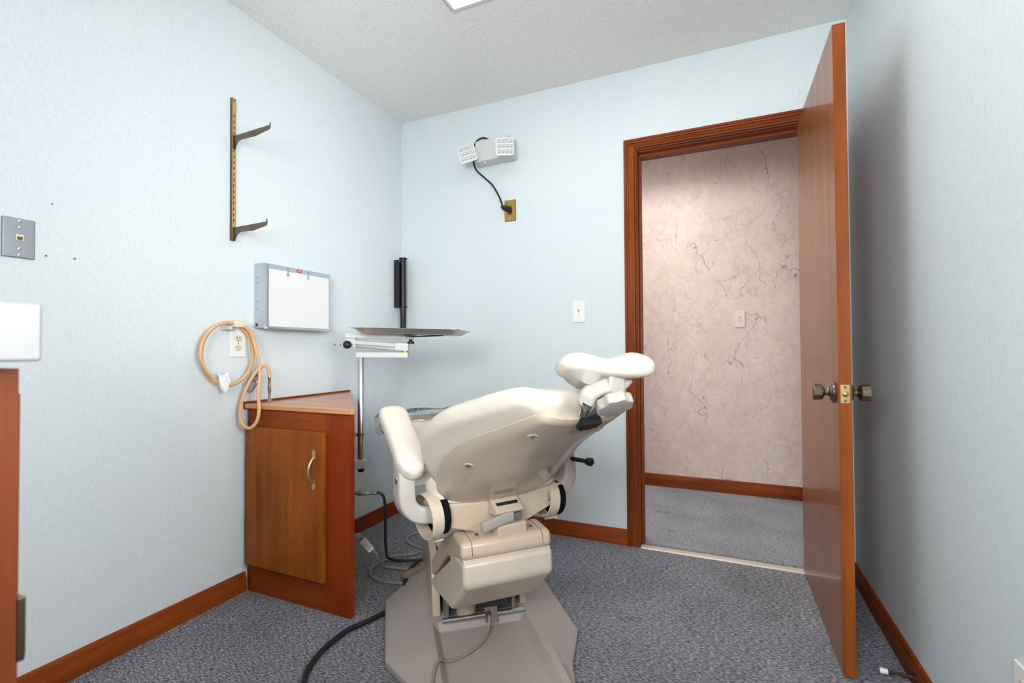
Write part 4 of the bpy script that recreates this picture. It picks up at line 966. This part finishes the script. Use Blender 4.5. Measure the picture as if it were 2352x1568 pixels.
# ================================================================== NEAR-LEFT BASE CABINET AND COUNTER
nc = thing('base_cabinet', 'stained wood base cabinet at the left frame edge near camera', 'cabinet', (.55, -2.60, 0))
NX, NY, NZ = 1.045, -2.213, .9985
MB().box(.0, NX, YR + .001, NY - .019, .0, NZ).build('body', 'near_wood', nc, bevel=.001)
MB().box(NX - .045, NX, NY - .0188, NY, .0, NZ).build('face_frame_stile', 'near_wood', nc, bevel=.001)
MB().box(.02, NX - .045, NY - .0188, NY, NZ - .05, NZ).build('face_frame_rail', 'near_wood', nc, bevel=.001)
MB().box(.02, NX - .045, NY - .0188, NY, .0, .10).build('face_frame_rail', 'near_wood', nc, bevel=.001)
dr2 = MB().box(.53, NX - .046, NY + .0005, NY + .019, .085, NZ - .035).build('door', 'near_wood', nc, bevel=.002)
MB().box(.03, .52, NY + .0005, NY + .019, .085, NZ - .035).build('door', 'near_wood', nc, bevel=.002)
MB().prism([(NX - .040, .704), (NX + .0015, .704), (NX + .0015, .632), (NX - .001, .622), (NX - .040, .622)], NY + .0002, NY + .0085, 'XZ').build('hinge', 'old_brass', nc, bevel=.001)
MB().box(.03, NX - .10, YR + .03, NY - .06, NZ, NZ + .0095).build('counter_riser', 'near_wood', nc, smooth=False)
tag(MB().box(.0, 1.100, YR + .001, -2.212, NZ + .0095, NZ + .0815).build('countertop', 'counter', bevel=.004, seg=3), 'thick pale grey countertop at left frame edge over the base cabinet', 'countertop')

# ================================================================== CABLES ON THE FLOOR
def cable(name, pts, r, mat, label, cat='cable'):
    t = thing(name, label, cat, tuple(pts[0]))
    MB().tube(pts, r, 10, 8).build('sheath', mat, t)
    return t
# black air line: brass coupling on the cabinet, down to the floor and into the chair base
al = cable('air_line', [(.568, -.952, .434), (.588, -.943, .434), (.604, -.936, .410), (.606, -.932, .34), (.600, -.925, .25), (.560, -.87, .17), (.470, -.75, .08), (.410, -.66, .025), (.415, -.635, .009), (.450, -.628, .008), (.495, -.606, .008), (.545, -.575, .008)], .0058, 'black_rubber', 'black air line from the cabinet side coupling down to the carpet')
MB().lathe([(.006, -.092), (.009, -.090), (.009, -.080), (.006, -.078), (.006, -.070), (.0105, -.068), (.0105, -.048), (.007, -.046), (.007, -.038), (.009, -.036), (.009, -.026), (.0065, -.024), (.0065, -.010), (.0075, -.008), (.0075, .008), (.0055, .010)], (.568, -.952, .434), (.90, .42, .0), 14).build('coupling', 'dull_steel', al)
# grey power cord with plug and tag
gc = cable('power_cord', [(.445, -.890, .213), (.462, -.884, .208), (.482, -.876, .180), (.500, -.862, .140), (.485, -.82, .085), (.440, -.75, .030), (.430, -.712, .009), (.455, -.702, .007), (.490, -.698, .007), (.545, -.685, .007), (.600, -.660, .008)], .0056, 'cord_grey', 'grey power cord with paper tag plugged in beside the cabinet')
MB().lathe([(.008, .018), (.014, .014), (.0165, .006), (.0165, -.034), (.0155, -.038)], (.428, -.897, .213), (.91, .41, .0), 20).build('plug', 'cord_grey', gc)
TG = Matrix.Translation((.474, -.888, .182)) @ Matrix.Rotation(.42, 4, 'Z') @ Matrix.Rotation(.85, 4, 'Y')
tgp = MB().box(-.030, .030, -.0006, .0006, -.014, .014, M=TG).build('paper_tag', 'paper', gc, smooth=False)
for q in range(5):
    MB().box(-.022 + q * .009, -.0195 + q * .009, -.0011, -.0006, -.011, .011, M=TG).build('tag_print', 'ink', tgp, smooth=False)
cable('foot_control_cord', [(.640, -.775, .012), (.600, -.802, .0065), (.549, -.817, .0065), (.503, -.824, .0065), (.437, -.808, .0065), (.393, -.773, .0065), (.372, -.724, .0065), (.378, -.662, .0065), (.395, -.625, .013), (.412, -.606, .018), (.453, -.557, .0065), (.486, -.500, .0065)], .0050, 'cord_grey', 'grey cord looping widest on the carpet left of the chair base')
cable('coiled_cord', [(.520, -.330, .0065), (.468, -.302, .0065), (.401, -.284, .0065), (.338, -.296, .0065), (.308, -.336, .0065), (.326, -.400, .0065), (.375, -.441, .0065), (.439, -.462, .0065), (.500, -.468, .0065)], .0055, 'cord_grey', 'small grey cord loop on the carpet below the near restraint strap')
# thick black umbilical in the foreground
cable('umbilical_hose', [(.548, -.625, .020), (.580, -.716, .034), (.612, -.795, .036), (.640, -.850, .026), (.667, -.899, .011), (.680, -.973, .011), (.679, -1.024, .011), (.655, -1.107, .011), (.631, -1.171, .011), (.630, -1.244, .011), (.639, -1.312, .011), (.666, -1.383, .011), (.700, -1.435, .011), (.745, -1.483, .011), (.800, -1.532, .011), (.90, -1.60, .011), (1.02, -1.66, .011)], .0092, 'black_rubber', 'thick black hose curving over the carpet to the foreground')
bl = thing('velcro_tie', 'brown webbing tie wrapped round the cables beside the chair base', 'cable tie', (.632, -.775, .03))
BT = Matrix.Translation((.632, -.775, .040)) @ Matrix.Rotation(math.radians(62), 4, 'Z') @ Matrix.Rotation(-.12, 4, 'Y')
rings = [[BT @ Vector((x, q[0], q[1])) for q in rrect(.016, .024, .011, 3)] for x in (-.05, .05)]
MB().loft(rings).build('webbing', 'belt', bl, bevel=.002)
for q in (-.03, .0, .03):
    MB().loft([[BT @ Vector((x, a * 1.03, b_ * 1.03)) for a, b_ in rrect(.016, .024, .011, 3)] for x in (q - .001, q + .001)]).build('stitch_line', 'cord_grey', bl, smooth=False)
